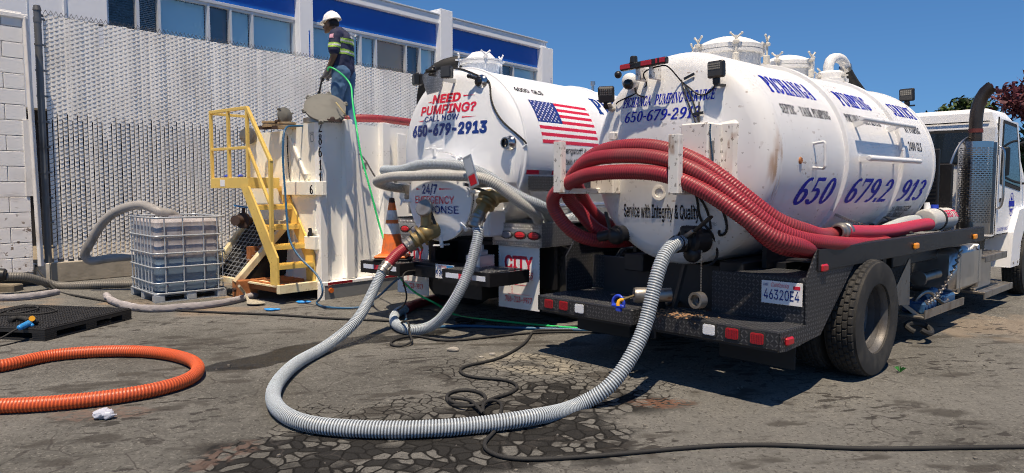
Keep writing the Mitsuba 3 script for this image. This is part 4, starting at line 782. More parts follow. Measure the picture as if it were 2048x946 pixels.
part(cab, 'rivet', [cyl((6.52, 1.035, z), (6.52, 1.046, z), .010, n=6) for z in np.arange(1.05, 2.4, .11)], 'dull_steel', False, frame=F1)
part(dr_, 'emblem', [(lambda m: (np.stack([7.42 + m[0][:, 0], np.full(len(m[0]), 1.055), 1.40 + m[0][:, 1]], 1), m[1]))(flat(union_all([_ring(0, 0, .13, .17, .012, .012), sbox(-.16, -.03, .16, .05), Polygon([(-.06, .06), (.06, .06), (.0, .14)]), Polygon([(-.1, -.06), (.1, -.06), (0, -.14)])])))], 'letter_blue', False, frame=F1)
part(dr_, 'lettering', [(lambda m: (np.stack([6.68 + m[0][:, 0], np.full(len(m[0]), 1.055), 1.04 + m[0][:, 1]], 1), m[1]))(flat(sans('CA 467589  USDOT', .045, 1)))], 'letter_blue', False, frame=F1)
part(cab, 'grab_handle', tube([(6.60, 1.05, 2.2), (6.60, 1.11, 2.14), (6.60, 1.115, 1.9), (6.60, 1.11, 1.42), (6.60, 1.05, 1.36)], .016, 10), 'chrome', 50, frame=F1)
part(dr_, 'handle', box(6.72, 6.86, 1.052, 1.075, 1.44, 1.50, .01), 'black_plastic', False, frame=F1)
part(cab, 'hood', [hullm([(a, s * b, z) for s in (-1, 1) for a, b, z in ((8.4, .80, .9), (8.4, .82, 1.72), (9.7, .6, 1.5), (9.9, .6, .7), (8.4, .7, 1.82), (9.6, .45, 1.6))])], 'cab_white', 30, frame=F1)
for s in (-1, 1):
    fd = part(cab, 'fender', [ab_prism(Polygon([(7.2, .50), (7.72, .50), (7.78, .85), (8.0, 1.08), (8.35, 1.15), (8.75, 1.06), (8.95, .8), (9.2, .8), (9.2, 1.1), (8.8, 1.38), (7.6, 1.32), (7.3, 1.0)]), s * .95 - .17, s * .95 + .17)], 'cab_white', 30, frame=F1)
    part(fd, 'bolt', [cyl((a, s * 1.12, .56), (a, s * 1.13, .56), .018, n=8) for a in (7.36, 7.60)], 'dull_steel', 30, frame=F1)
    mr = part(cab, 'mirror', [box(8.02, 8.08, s * 1.35 - .10, s * 1.35 + .10, 1.82, 2.26, .02), tube([(8.05, s * 1.0, 2.30), (8.05, s * 1.2, 2.34), (8.05, s * 1.35, 2.24)], .018, 8), tube([(8.05, s * 1.0, 1.7), (8.05, s * 1.2, 1.74), (8.05, s * 1.35, 1.84)], .018, 8)], 'black_plastic', 30, frame=F1)
part(t1, 'cab_step_panel', [box(6.45, 7.2, .70, .95, .98, 1.0), box(6.3, 7.25, .5, .9, .92, 1.05)], 'black_frame', False, frame=F1)
# ================================================================ FAR TRUCK
t2 = thing('vacuum_truck', 'farther white vacuum tank truck with flag decal and round rear hatch', 'truck')
R2, Z2 = 1.0, 2.08
def head2(r):
    r = np.asarray(r, float); t = np.clip((r - .85) / .15, 0, 1); return -.20 + .14 * np.minimum(r, .85) ** 2 + np.where(r > .85, .035 * t + .085 * (1 - np.sqrt(np.clip(1 - t * t, 0, 1))), 0)
rs = np.r_[np.linspace(1e-4, .85, 14), .85 + .15 * np.sin(np.linspace(.1, np.pi / 2, 10))]
tk2 = part(t2, 'tank', lathe([(r, float(head2(r))) for r in rs] + [(R2, a) for a in (.06, 1.5, 3, 4.5, 5.9)] + [(.9, 6.05), (1e-4, 6.15)], (0, 0, Z2), (1, 0, 0), 120), 'tank_white_b', 40, frame=F2)
part(tk2, 'flange_ring', lathe([(R2 - .01, .0), (R2 + .014, .004), (R2 + .02, .012), (R2 + .02, .04), (R2 + .014, .048), (R2 - .01, .052)], (0, 0, Z2), (1, 0, 0), 120), 'tank_white_b', 30, frame=F2)
for a in (2.2, 4.1): part(tk2, 'stiffening_band', lathe([(R2 - .01, a - .04), (R2 + .03, a - .035), (R2 + .03, a + .035), (R2 - .01, a + .04)], (0, 0, Z2), (1, 0, 0), 100), 'tank_white_b', 30, frame=F2)
def on_head2(b0, z0, off=.004):
    def f(x, y): b, z = b0 + x, z0 + y; return np.stack([head2(np.hypot(b, z - Z2)) - off, b, z], 1)
    return f
def on_side2(a0, deg, off=.003):
    return lambda x, y: np.stack([a0 + x, (R2 + off) * np.cos(math.radians(deg) + y / R2), Z2 + (R2 + off) * np.sin(math.radians(deg) + y / R2)], 1)
for s, b0, w, z, h, m, bo, sh in (('NEED', -.37, .50, 2.682, .095, 'letter_red', 5, .1), ('PUMPING?', -.585, .97, 2.548, .10, 'letter_red', 4, .1), ('CALL NOW', -.49, .62, 2.458, .066, 'letter_navy', 2, .05), ('650-679-2913', -.745, 1.30, 2.288, .125, 'letter_navy', 6, .05)):
    part(tk2, 'lettering', wrap(fit(sans(s, h, bo, 1, sh), w), on_head2(b0, z), .05), m, True, frame=F2)
for b0, b1, z, s in ((.17, .36, 2.735, 1), (-.47, -.38, 2.70, -1), (.18, .40, 2.48, 1), (-.64, -.52, 2.475, -1)):
    g = Polygon([(0, -.008), (0, .008), (b1 - b0, 0)]) if s > 0 else Polygon([(b1 - b0, -.008), (b1 - b0, .008), (0, 0)]); part(tk2, 'accent_line', wrap(g, on_head2(b0, z), .05), 'letter_red', True, frame=F2)
# flag on the side
fl = []
def slant(g): return affinity.affine_transform(g, [1, -.16 * 0 + .0, 0, 1, 0, 0])
W_, H_ = 1.20, .555; sh = H_ / 13
q = [sbox(.0 if i >= 7 else .49, i * 0 + (12 - i) * sh, W_, (13 - i) * sh) for i in range(0, 13, 2)]
slope = lambda g: affinity.affine_transform(g, [1, -.08, 0, 1, .04, 0])
fk = part(t2, 'flag_decal', wrap(slope(union_all(q)), on_side2(.30, 5.0), .06), 'letter_red', True, 'stars and stripes decal', frame=F2)
part(fk, 'white_stripe', wrap(slope(union_all([sbox(.0 if i >= 7 else .49, (12 - i) * sh, W_, (13 - i) * sh) for i in range(1, 13, 2)])), on_side2(.30, 5.0), .06), 'decal_white', True, frame=F2)
part(fk, 'canton', wrap(slope(sbox(-.0, 6 * sh, .488, 13 * sh)), on_side2(.30, 5.0), .06), 'letter_navy', True, frame=F2)
def star(x, y, r): return Polygon([(x + (r if k % 2 == 0 else r * .42) * math.sin(k * math.pi / 5), y + (r if k % 2 == 0 else r * .42) * math.cos(k * math.pi / 5)) for k in range(10)])
part(fk, 'stars', wrap(slope(union_all([star(.035 + (.076 if r % 2 == 0 else .076) * c + (.038 if r % 2 else 0), 6 * sh + .03 + r * .0305, .0185) for r in range(9) for c in range(6 if r % 2 == 0 else 5)])), on_side2(.30, 5.0, .005), .2), 'letter_white', True, frame=F2)
part(tk2, 'lettering', wrap(fit(sans('4000  GLS', .075, 3), .55), on_side2(.17, 44.0), .06), 'letter_black', True, frame=F2)
part(tk2, 'lettering', wrap(fit(serif('PICHANGA PUMPING', .30, .9, 0, t=.26), 3.4), on_side2(1.80, 33.0), .08), 'letter_navy', True, frame=F2)
part(tk2, 'lettering', wrap(fit(sans('950 Rengstorff Ave', .075, 1), .78), on_side2(.56, -1.2), .06), 'letter_black', True, frame=F2)
part(tk2, 'lettering', wrap(fit(sans('Mountain View, CA', .075, 1), .76), on_side2(.58, -9.2), .06), 'letter_black', True, frame=F2)
for i in range(22):
    part(t2, 'reflective_strip', wrap(sbox(0, 0, .25, .052), on_side2(.055 + i * .25, -16.4), .06), ('letter_red', 'stripe_grey')[i % 2], True, frame=F2)
plain('stripe_grey', (.30, .31, .33), .35)
# crown manhole
q = part(tk2, 'manhole', lathe([(.22, 2.98), (.235, 3.17), (.27, 3.175), (.27, 3.20), (.22, 3.202)], (.36, 0, 0), (0, 0, 1), 40), 'tank_white_b', 30, frame=F2)
part(q, 'lid', lathe([(.25, 3.203), (.272, 3.205), (.272, 3.225), (.20, 3.235), (.15, 3.29), (.12, 3.32), (.06, 3.335), (1e-4, 3.337)], (.36, 0, 0), (0, 0, 1), 40), 'tank_white_b', 40, frame=F2)
for g in (-1.2, .4, 2.2, 4.0):
    c, s = math.cos(g), math.sin(g); part(q, 'wing_clamp', [cyl((.36 + .28 * c, .28 * s, 3.10), (.36 + .28 * c, .28 * s, 3.27), .010, n=8), beam((.36 + .22 * c, .22 * s, 3.235), (.36 + .32 * c, .32 * s, 3.235), .04, .025)] + [cyl((.36 + .28 * c, .28 * s, 3.26), (.36 + .28 * c - k * s * .06, .28 * s + k * c * .06, 3.31), .011, n=8) for k in (-1, 1)], 'tank_white_b', 30, frame=F2)
part(t2, 'vent_hose', tube([(.25, -.25, 3.22), (.1, -.45, 3.16), (.12, -.75, 2.98), (.3, -.98, 2.6), (.5, -1.08, 2.1), (.6, -1.1, 1.5)], .085, 16), 'black_rubber', 50, frame=F2)
part(t2, 'vent_stub', [cyl((2.9, 0, 3.05), (2.9, 0, 3.2), .02, n=10), cyl((2.9, 0, 3.2), (2.9, 0, 3.26), .035, n=12)], 'steel', 30, frame=F2)
# lamp cluster on its tread plate
pk = part(t2, 'lamp_plate', [bz_prism([(-.30, 3.00), (.06, 3.035), (.08, 3.0), (.0, 2.78), (-.22, 2.755), (-.31, 2.96)], -.36, -.352)], 'tread_bright', False, frame=F2)
part(pk, 'arm', [box(-.352, -.05, -.24, -.21, 2.9, 2.95), box(-.352, -.05, -.02, .01, 2.9, 2.95)], 'steel', False, frame=F2)
for b, z, y in ((-.37, 2.95, .5), (.125, 2.985, -.35)):
    tr = lambda m: mov(rot(m, (0, 0, 1), y), (-.36, b, z)); wl2 = part(t2, 'work_lamp', [tr(box(.0, .05, -.06, .06, -.065, .065, .012)), tr(box(-.06, .0, -.065, .065, -.07, .07, .01))], 'black_plastic', False, frame=F2)
    part(wl2, 'lens', tr(box(-.066, -.061, -.055, .055, -.055, .055, .004)), 'lamp_lens', False, frame=F2)
part(t2, 'camera_cluster', [box(-.42, -.35, -.20, -.06, 3.01, 3.05, .015), box(-.42, -.37, -.15, -.08, 2.965, 3.0, .015), ball((-.38, -.08, 3.06), .025), cyl((-.36, -.1, 3.0), (-.36, -.1, 3.25), .004, n=6)], 'black_plastic', 30, frame=F2)
for x, y in ((958, 163), (1016, 286)):
    c = F2.l(F2.pa(x, y, -.13)); ha = float(head2(math.hypot(c[1], c[2] - Z2)))
    sg = part(t2, 'sight_glass', lathe([(.085, 0), (.085, .02), (.07, .035), (.06, .05), (.058, .07)], (ha + .01, c[1], c[2]), (-1, 0, .0), 24), 'chrome', 40, frame=F2)
    part(sg, 'glass', ball((ha - .045, c[1], c[2]), .055, 12, (.5, 1, 1)), 'black_gloss', 50, frame=F2)
    part(sg, 'hood', [cyl((ha - .03, c[1] - .02, c[2] + .03), (ha - .10, c[1] - .09, c[2] + .06), .022, n=10), ball((ha - .11, c[1] - .10, c[2] + .065), .028)] if y < 200 else [ringm((ha - .06, c[1], c[2]), (-1, 0, 0), .052, .066, .03)], 'black_gloss' if y < 200 else 'chrome', 40, frame=F2)
Hh = lambda x, y: (lambda c: (float(head2(min(math.hypot(c[1], c[2] - Z2), .999))) - .012, c[1], c[2]))(F2.l(F2.pa(x, y, -.12)))
part(t2, 'wiring', tube([(.02, -.12, 3.10), Hh(925, 140), Hh(955, 152), Hh(972, 163), Hh(980, 190), Hh(988, 215), Hh(1005, 243), Hh(1028, 268), Hh(1040, 287)], .011, 8), 'black_rubber', 50, frame=F2)
part(t2, 'conduit', tube([Hh(1041, 288), (-.02, .96, 2.05), (-.03, .95, 1.9), (-.02, .90, 1.72), (-.02, .8, 1.5), (-.05, .70, 1.36), (-.06, .62, 1.35)], .014, 8), 'tank_white_b', 50, frame=F2)
# round rear hatch
DB, DZ, DR = .085, 1.535, .50
hd = part(t2, 'rear_hatch', [lathe([(DR - .02, .0), (DR - .02, -.40), (DR + .0, -.405), (DR + .02, -.41), (DR + .02, -.44), (DR - .03, -.445)], (0, DB, DZ), (1, 0, 0), 80)], 'tank_white_b', 30, 'round rear hatch with painted lettering', frame=F2)
af = lambda r: -.475 - .06 * (1 - np.minimum(np.asarray(r) / DR, 1) ** 2)
part(hd, 'door_plate', lathe([(1e-4, float(af(0)))] + [(r, float(af(r))) for r in np.linspace(.05, DR, 10)] + [(DR + .022, -.47), (DR + .022, -.445), (DR - .02, -.442)], (0, DB, DZ), (1, 0, 0), 80), 'tank_white_b', 40, frame=F2)
part(hd, 'door_gasket', lathe([(DR + .01, -.446), (DR + .026, -.444), (DR + .026, -.440), (DR + .01, -.438)], (0, DB, DZ), (1, 0, 0), 80), 'black_rubber', 30, frame=F2)
def on_door(b0, z0):
    def f(x, y): b, z = b0 + x, z0 + y; return np.stack([af(np.hypot(b - DB, z - DZ)) - .004, b, z], 1)
    return f
def dpx(x, y): c = F2.l(F2.pa(x, y, -.52)); return c[1], c[2]
for s, xl, xr, y, h, m, bo in (('24/7', 845, 876, 387, .105, 'letter_navy', 3), ('EMERGENCY', 829, 908, 406, .085, 'letter_red', 1), ('RESPONSE', 831, 915, 425, .085, 'letter_navy', 1)):
    b0, z0 = dpx(xl, y); b1, _ = dpx(xr, y); part(hd, 'lettering', wrap(fit(sans(s, h, bo), b1 - b0), on_door(b0, z0), .05), m, True, frame=F2)
for xl, xr, y in ((831, 842, 378), (880, 908, 378)):
    b0, z0 = dpx(xl, y); b1, _ = dpx(xr, y); part(hd, 'accent_line', wrap(Polygon([(0, -.01), (0, .01), (b1 - b0, 0)]), on_door(b0, z0), .05), 'letter_red', True, frame=F2)
for i, g in enumerate(np.arange(8) * math.pi / 4 + .1):
    c, s = math.cos(g), math.sin(g); P = lambda r, a: (a, DB + r * c, DZ + r * s)
    part(hd, 'door_clamp', [beam(P(DR - .03, -.49), P(DR + .10, -.49), .04, .03, (1, 0, 0), .005), cyl(P(DR + .065, -.36), P(DR + .065, -.56), .011, n=8), cyl(P(DR + .065, -.54), (-.58, DB + (DR + .065) * c - s * .05, DZ + (DR + .065) * s + c * .05), .010, n=8), cyl(P(DR + .065, -.54), (-.58, DB + (DR + .065) * c + s * .05, DZ + (DR + .065) * s - c * .05), .010, n=8)], 'tank_white_b', 30, frame=F2)
part(hd, 'hinge_plate', [box(-.46, -.10, DB - DR - .13, DB - DR - .02, 1.50, 1.56, .01), ab_prism([(-.50, 1.66), (-.1, 1.70), (-.1, 1.2), (-.2, 1.15)], DB - DR - .12, DB - DR - .10)], 'dull_steel', False, frame=F2)
# hose bracket with reflectors
for x0, y0, x1, y1 in ((933, 312, 950, 374),):
    a, b_ = F2.l(F2.pa(x0, y0, -.82)), F2.l(F2.pa(x1, y1, -.82)); dv = (b_ - a); br = part(t2, 'hose_bracket', [beam(a, b_, .13, .012, (1, 0, 0), .003), beam((a + b_) / 2 + [0, 0, -.15], (-.1, (a[1] + b_[1]) / 2, b_[2] + .03), .06, .05)], 'aluminium', False, frame=F2)
    part(br, 'red_reflector', [beam(a + dv * .62 + [-.009, 0, 0], a + dv * .93 + [-.009, 0, 0], .09, .004, (1, 0, 0))], 'red_lens', False, frame=F2); part(br, 'white_reflector', [beam(a + dv * .10 + [-.009, 0, 0], a + dv * .58 + [-.009, 0, 0], .09, .004, (1, 0, 0))], 'galvanised', False, frame=F2)
part(t2, 'hose_rest', box(-.55, -.1, -.62, -.56, 1.70, 1.74), 'aluminium', False, frame=F2); part(t2, 'hose_rest', [box(-.6, -.1, .60, .66, 1.66, 1.70)], 'aluminium', False, frame=F2)
# valves
P0 = F2.w(-.62, .02, 1.12); P1 = D(812, 494, 8.22); dv = (P1 - P0) / np.linalg.norm(P1 - P0)
va = part(t2, 'outlet_valve', [cyl(F2.w(-.30, .06, 1.20), P0, .10, n=20), ball(P0, .105, 14), ringm(P0 + dv * .05, dv, .06, .13, .03), ringm(P0 + dv * .13, dv, .06, .13, .03), cyl(P0, P0 + dv * .2, .085, n=20)] + [cyl(P0 + [0, 0, .05], P0 + [0, 0, .26], .065, n=16)], 'brass', 30, 'brass gate valve')
part(va, 'lever', beam(P0 + [.05, 0, .25], P0 + [.13, .02, .02], .02, .035), 'black_plastic', False); part(va, 'end_cap', cyl(P0 + [.0, -.06, .28], P0 + [-.02, -.10, .30], .105, n=24, bev=.01), 'dull_steel', 30)
coupling(va, P0 + dv * .18, dv, .082, np.linalg.norm(P1 - P0) - .18)
V0 = F2.w(-.42, .83, 1.53); V1 = F2.w(-.58, .80, 1.33); dv2 = (V1 - V0) / np.linalg.norm(V1 - V0)
vb2 = part(t2, 'outlet_valve', [cyl(F2.w(-.05, .84, 1.56), V0, .075, n=20), ball(V0, .10, 14), ringm(V0 - F2.A * .12 * 0, dv2, .05, .125, .035), ringm(V0 + dv2 * .08, dv2, .05, .115, .03), cyl(V0, V1, .07, n=20)], 'brass', 30, 'brass valve with black lever')
part(vb2, 'lever', beam(V0 + [0, -.02, .06], F2.w(-.62, .64, 1.68), .03, .03), 'black_plastic', False)
coupling(vb2, V1 - dv2 * .06, dv2 + np.array([0, 0, -.5]), .072, .20)
part(t2, 'side_pipe_box', [box(-.30, .0, .56, .72, 1.08, 1.62, .02)], 'tank_white_b', 30, frame=F2)
# lamp boxes, mud flaps
for s in (-1, 1):
    b0, b1 = sorted((s * .55, s * 1.28))
    lbx = part(t2, 'lamp_box', [box(-.05, .55, b0, b1, .97, 1.0, .004), box(-.05, -.04, b0, b1, .97, 1.235, .003), box(-.05, .55, *sorted((s * 1.27, s * 1.28)), .97, 1.25, .003), box(.54, .55, b0, b1, .97, 1.25), box(-.05, .55, *sorted((s * .55, s * .56)), .97, 1.25)], 'tread_bright', False, frame=F2)
    part(lbx, 'lamp_panel', box(-.056, -.051, b0 + .03, b1 - .03, 1.03, 1.175, .002), 'aluminium', False, frame=F2)
    for i, bb in enumerate((.775, .975, 1.175)):
        if s < 0 and i == 2: continue
        bb *= s; lm = part(lbx, 'oval_lamp', bz_prism(affinity.scale(Point(bb, 1.10).buffer(1, quad_segs=10), .094, .048), -.066, -.056), 'black_rubber', False, frame=F2)
        part(lm, 'lens', [lathe([(1e-4, .012), (.03, .011), (.042, .004), (.044, 0)], (0, 0, 0), (0, 0, 1), 24)] and [(lambda m: (np.stack([-.067 - m[0][:, 2], bb + m[0][:, 0] * 1.85, 1.10 + m[0][:, 1]], 1), m[1]))(lathe([(1e-4, .012), (.03, .011), (.038, .004), (.04, 0)], (0, 0, 0), (0, 0, 1), 24))], 'red_lens' if i else 'clear_dark', 40, frame=F2)
        if i: part(lm, 'diode', [box(-.0815, -.078, bb - .045 + k * .018, bb - .035 + k * .018, 1.10 - .016 + j * .022, 1.10 - .008 + j * .022) for k in range(6) for j in range(2)], 'red_bright', False, frame=F2)
    fp = part(t2, 'mud_flap', box(.0, .008, *sorted((s * .60, s * 1.21)), .235, .965, .003), 'paper_white', False, 'white mud flap with red printed lettering', frame=F2)
    bm = s * .905
    def fl_text(st, h, w, z, bo, b=bm): v, f = flat(affinity.translate(fit(sans(st, h, bo), w), -w / 2, 0)); part(fp, 'lettering', (np.stack([np.full(len(v), -.002), b + v[:, 0], z + v[:, 1]], 1), f), 'letter_red', False, frame=F2)
    fl_text('CITY', .145, .42, .70, 5); fl_text('TRUCK SALES', .068, .43, .605, 1); fl_text('786-723-9977', .062, .40, .315, 3)
    part(fp, 'printed_line', [box(-.003, -.0015, bm - .2, bm + .215, .590, .594), box(-.003, -.0015, bm - .06, bm + .12, .515, .520), box(-.003, -.0015, bm - .16, bm + .18, .405, .408), box(-.003, -.0015, bm - .10, bm - .097, .41, .50), box(-.003, -.0015, bm - .085, bm - .082, .41, .50)], 'letter_red', False, frame=F2)
    for a in (.95, 2.35):
        wheel(t2, F2, a, s * 1.03, .515, -s, RIM, .02); wheel(t2, F2, a, s * .71, .515, s, RIM)
    wheel(t2, F2, 7.6, s * 1.0, .515, s, RIMF)
    part(t2, 'side_plate', [box(.06, 5.8, *sorted((s * 1.0, s * 1.012)), 1.62, 1.775)], 'tread_black', False, frame=F2)
    part(t2, 'side_tray', [ab_prism([(.56, 1.25), (5.8, 1.25), (5.8, 1.60), (.06, 1.60), (.06, 1.3)], s * 1.03 - .01, s * 1.03 + .01), box(.56, 5.8, *sorted((s * 1.04, s * 1.28)), 1.23, 1.25)], 'aluminium', False, frame=F2)
    part(t2, 'tray_rail', [cyl((.1, s * 1.06, 1.42), (5.7, s * 1.06, 1.42), .04, n=12)], 'aluminium', 40, frame=F2)
plain('clear_dark', (.20, .21, .26), .15, clearcoat=.8); plain('red_bright', (.85, .05, .06), .2)
# rear bumper steps
for b0, b1, tip in ((-1.10, -.36, 0), (.36, 1.08, 1)):
    bp = part(t2, 'bumper', [prism([(-.70, b0), (-.70, b1), (-.48, b1 + (.08 if tip else 0)), (-.12, b1 + (.08 if tip else 0)), (-.12, b0)], .145)], 'black_gloss', False, frame=Frame((0, 0), (0, 1)) if False else None) if False else None
    m = prism([(-.70, b0), (-.70, b1), (-.46, b1 + (.06 if tip else 0)), (-.10, b1 + (.06 if tip else 0)), (-.10, b0)], .145); bp = part(t2, 'bumper', [mov(m, (0, 0, .58))], 'black_gloss', False, frame=F2)
    part(bp, 'step_plate', box(-.68, -.12, b0 + .02, b1 - .02, .726, .731), 'tread_black', False, frame=F2)
    w = (b1 - b0 - .12) / 3
    for i, m in enumerate(('stripe_white', 'letter_red', 'stripe_white')): part(bp, 'reflective_strip', box(-.704, -.701, b0 + .06 + i * w, b0 + .06 + (i + 1) * w - .002, .635, .69), m, False, frame=F2)
part(t2, 'cross_member', [box(-.40, -.10, -.42, .42, .55, .73, .01), box(-.46, -.40, -.40, .40, .56, .70, .01), box(-.1, 9, -.45, -.37, .62, .95), box(-.1, 9, .37, .45, .62, .95), box(.3, .36, -1.2, 1.2, .45, .97), box(.4, 5.8, -.7, .7, .96, 1.12), cyl((.95, -.6, .515), (.95, .6, .515), .1), box(-.1, .3, -.42, .42, .3, .56)], 'black_frame', False, frame=F2)
part(t2, 'tow_light', [box(-.32, -.18, .48, .60, .86, .92, .01), cyl((-.25, .54, .92), (-.25, .54, .98), .04, n=14), box(-.35, -.1, .4, .62, .70, .86)], 'galvanised', 30, frame=F2)
p2c = F2.l(F2.pa(884, 543, -.47)); lp2 = part(t2, 'licence_plate', box(-.472, -.466, p2c[1] - .11, p2c[1] + .20, p2c[2] - .085, p2c[2] + .085, .004), 'paper_white', False, frame=F2)
g = fit(sans('99641K2', .075, 1), .28); v, f = flat(g); part(lp2, 'lettering', (np.stack([np.full(len(v), -.4735), p2c[1] - .095 + v[:, 0], p2c[2] - .06 + v[:, 1]], 1), f), 'letter_navy', False, frame=F2)
g = fit(sans('California', .03), .13); v, f = flat(g); part(lp2, 'lettering', (np.stack([np.full(len(v), -.4735), p2c[1] - .06 + v[:, 0], p2c[2] + .045 + v[:, 1]], 1), f), 'letter_red', False, frame=F2)
part(lp2, 'sticker', box(-.475, -.4725, p2c[1] + .08, p2c[1] + .19, p2c[2] + .045, p2c[2] + .075), 'blue_plastic', False, frame=F2)
cb2 = part(t2, 'cab', hullm([(a, s * b, z) for s in (-1, 1) for a, b, z in ((6.5, 1.1, 1.0), (6.5, 1.1, 2.5), (6.6, 1.0, 2.8), (8.0, .95, 2.8), (8.6, 1.05, 1.8), (8.6, 1.05, 1.0))]), 'cab_white', False, frame=F2)
part(cb2, 'side_window', [box(7.0, 8.1, s * 1.08 - .03, s * 1.08 + .03, 1.85, 2.45, .02) for s in (-1, 1)], 'mirror_glass', False, frame=F2)
part(cb2, 'hood', hullm([(a, s * b, z) for s in (-1, 1) for a, b, z in ((8.55, .9, .9), (8.55, .9, 1.75), (9.9, .7, 1.5), (9.95, .7, .7))]), 'cab_white', False, frame=F2)

# ================================================================ WASTE TANK CONTAINER
ct = thing('waste_tank', 'white steel waste tank container numbered 28611 with open hatch on top', 'tank')
part(ct, 'front_wall', [box(0, .05, -2.0, -.70, .26, 2.50), box(-.012, .05, -.70, -.10, .26, 2.575), box(-.02, .0, -.705, -.69, .26, 2.56)], 'container_cream', False, frame=FC)
part(ct, 'corner_post', box(-.02, .10, -.10, .015, .22, 2.58, .006), 'container_white', False, frame=FC)
part(ct, 'side_wall', [box(.10, 6.2, -.14, -.10, .26, 2.58), box(6.2, 6.25, -2.0, 0, .26, 2.6)], 'container_white', False, frame=FC)
for a in (.44, 1.16, 1.88, 2.6, 3.32, 4.04, 4.76, 5.48, 6.1): part(ct, 'side_post', box(a, a + .145, -.10, .012, .27, 2.655, .006), 'container_white', False, frame=FC)
part(ct, 'far_wall', box(.05, 6.2, -2.0, -1.95, .26, 2.5), 'container_white', False, frame=FC)
part(ct, 'deck', [box(.02, 6.2, -1.95, -.12, 2.47, 2.50), box(.10, 6.2, -.55, -.10, 2.58, 2.60)], 'container_white', False, frame=FC)
part(ct, 'floor_frame', [box(.02, 6.2, -1.9, -.14, .15, .26), box(-.02, .0, -2.0, -.0, .24, .30)], 'container_cream', False, frame=FC)
br_ = part(ct, 'base_rail', [box(.02, 6.25, -.04, .02, .0, .20, .004)], 'galv_dark', False, frame=FC); plain('galv_dark', (.20, .21, .22), .6, .3)
part(ct, 'bottom_flange', [box(-.03, 6.25, -.10, .03, .205, .255, .004), box(-.03, .02, -.08, .03, .0, .205)], 'container_white', False, frame=FC)
for i in range(8): part(ct, 'reflective_strip', box(.08 + i * .46, .08 + i * .46 + .44, .031, .034, .212, .248), ('dark_red_lens', 'paper_white')[i % 2], False, frame=FC)
part(ct, 'marker_lamp', cyl((.13, .021, .13), (.13, .05, .13), .038, n=18), 'amber_red', 30, frame=FC); plain('amber_red', (.55, .12, .02), .3)
part(ct, 'cross_beam', [box(-.10, .0, -.85, -.04, 1.53, 1.73, .008), box(-.055, .02, -.04, .13, 1.53, 1.73, .008)], 'container_cream', False, frame=FC)
part(ct, 'latch_block', [box(-.09, .0, -.30, -.03, .74, .93, .006), box(-.03, .0, -.16, -.10, 1.0, 1.45, .005), box(-.04, .0, -.2, -.06, .98, 1.02), box(-.04, .0, -.2, -.06, 1.40, 1.45), cyl((-.06, -.2, .93), (-.06, -.2, 1.02), .035, n=12)], 'container_cream', False, frame=FC)
part(ct, 'latch_knob', cyl((-.06, -.19, .935), (-.06, -.19, 1.05), .04, .025, 12), 'black_frame', 30, frame=FC)
part(ct, 'brace_bar', [beam(FC.l(FC.pa(575, 262, -.03)), FC.l(FC.pa(613, 355, -.03)), .04, .03), cyl(FC.l(FC.pa(578, 262, -.0)), FC.l(FC.pa(578, 262, -.06)), .05, n=14), lathe([(.03, 0), (.07, .09), (.075, .1)], FC.l(FC.pa(613, 362, -.04)), (0, 0, 1), 14)], 'container_cream', 30, frame=FC)
part(ct, 'cable', tube([FC.l(FC.pa(575, 250, -.02)), FC.l(FC.pa(575, 300, -.02)), FC.l(FC.pa(580, 362, -.1))], .008, 6), 'black_rubber', 40, frame=FC)
def front_text(s, x, y, h, ser=True):
    c = FC.l(FC.pa(x, y, -.022)); g = serif(s, h, .8, 0, t=.26) if ser else sans(s, h, 1); x0, y0, x1, y1 = g.bounds; v, f = flat(affinity.translate(g, -(x0 + x1) / 2, -h / 2))
    part(ct, 'lettering', (np.stack([np.full(len(v), -.1025 if s == '6' and y > 360 else -.0235), c[1] + v[:, 0], c[2] + v[:, 1]], 1), f), 'letter_black', False, frame=FC)
for s, y in (('2', 253.6), ('8', 279), ('6', 304), ('1', 330), ('1', 355)): front_text(s, 640.5, y, .15)
front_text('6', 632, 379, .13)
part(ct, 'stencil_box', [(lambda c: (np.stack([np.full(len(c[0]), -.0145), FC.l(FC.pa(623, 276, -.02))[1] + c[0][:, 0], FC.l(FC.pa(623, 276, -.02))[2] + c[0][:, 1]], 1), c[1]))(flat(sbox(-.035, -.05, .035, .05).difference(sbox(-.028, -.043, .028, .043))))], 'letter_black', False, frame=FC)
front_text('TARE WTS', 623, 266, .018, False)
# hatch openings and lids on top
def disc(parent, name, c, nrm, r, mat, dome=.05, ears=6, label=None):
    nrm = np.asarray(nrm, float) / np.linalg.norm(nrm); x, y, _ = basis(nrm); m = [lathe([(1e-4, dome), (r * .5, dome * .85), (r * .85, dome * .35), (r * .95, .012), (r, .01), (r * 1.0, -.02), (r * .9, -.022), (1e-4, -.02)], c, nrm, 40)]
    for i in range(ears):
        g = i * 2 * math.pi / ears + .3; d = x * math.cos(g) + y * math.sin(g); m += [beam(c + d * r * .93, c + d * r * 1.13, .07 * r / .3, .035, nrm, .006), cyl(c + d * r * 1.08 - nrm * .03, c + d * r * 1.08 + nrm * .03, .014, n=8)]
    return part(parent, name, m, mat, 30, label)
disc(ct, 'hatch_lid', D(650, 215, 10.35), (.22, -.70, .68), .295, 'lid_dull', .055, 6, 'large round hatch lid propped open')
disc(ct, 'small_lid', D(570, 231, 10.75), (.80, -.55, .15), .125, 'lid_dull', .05, 3, 'small round lid standing open')
part(ct, 'hatch_ring', [ringm(FC.w(.35, -.35, 2.60), (0, 0, 1), .26, .32, .07, 32), cyl(FC.w(.35, -.35, 2.601), FC.w(.35, -.35, 2.605), .26, n=24)], 'dull_steel', 30)
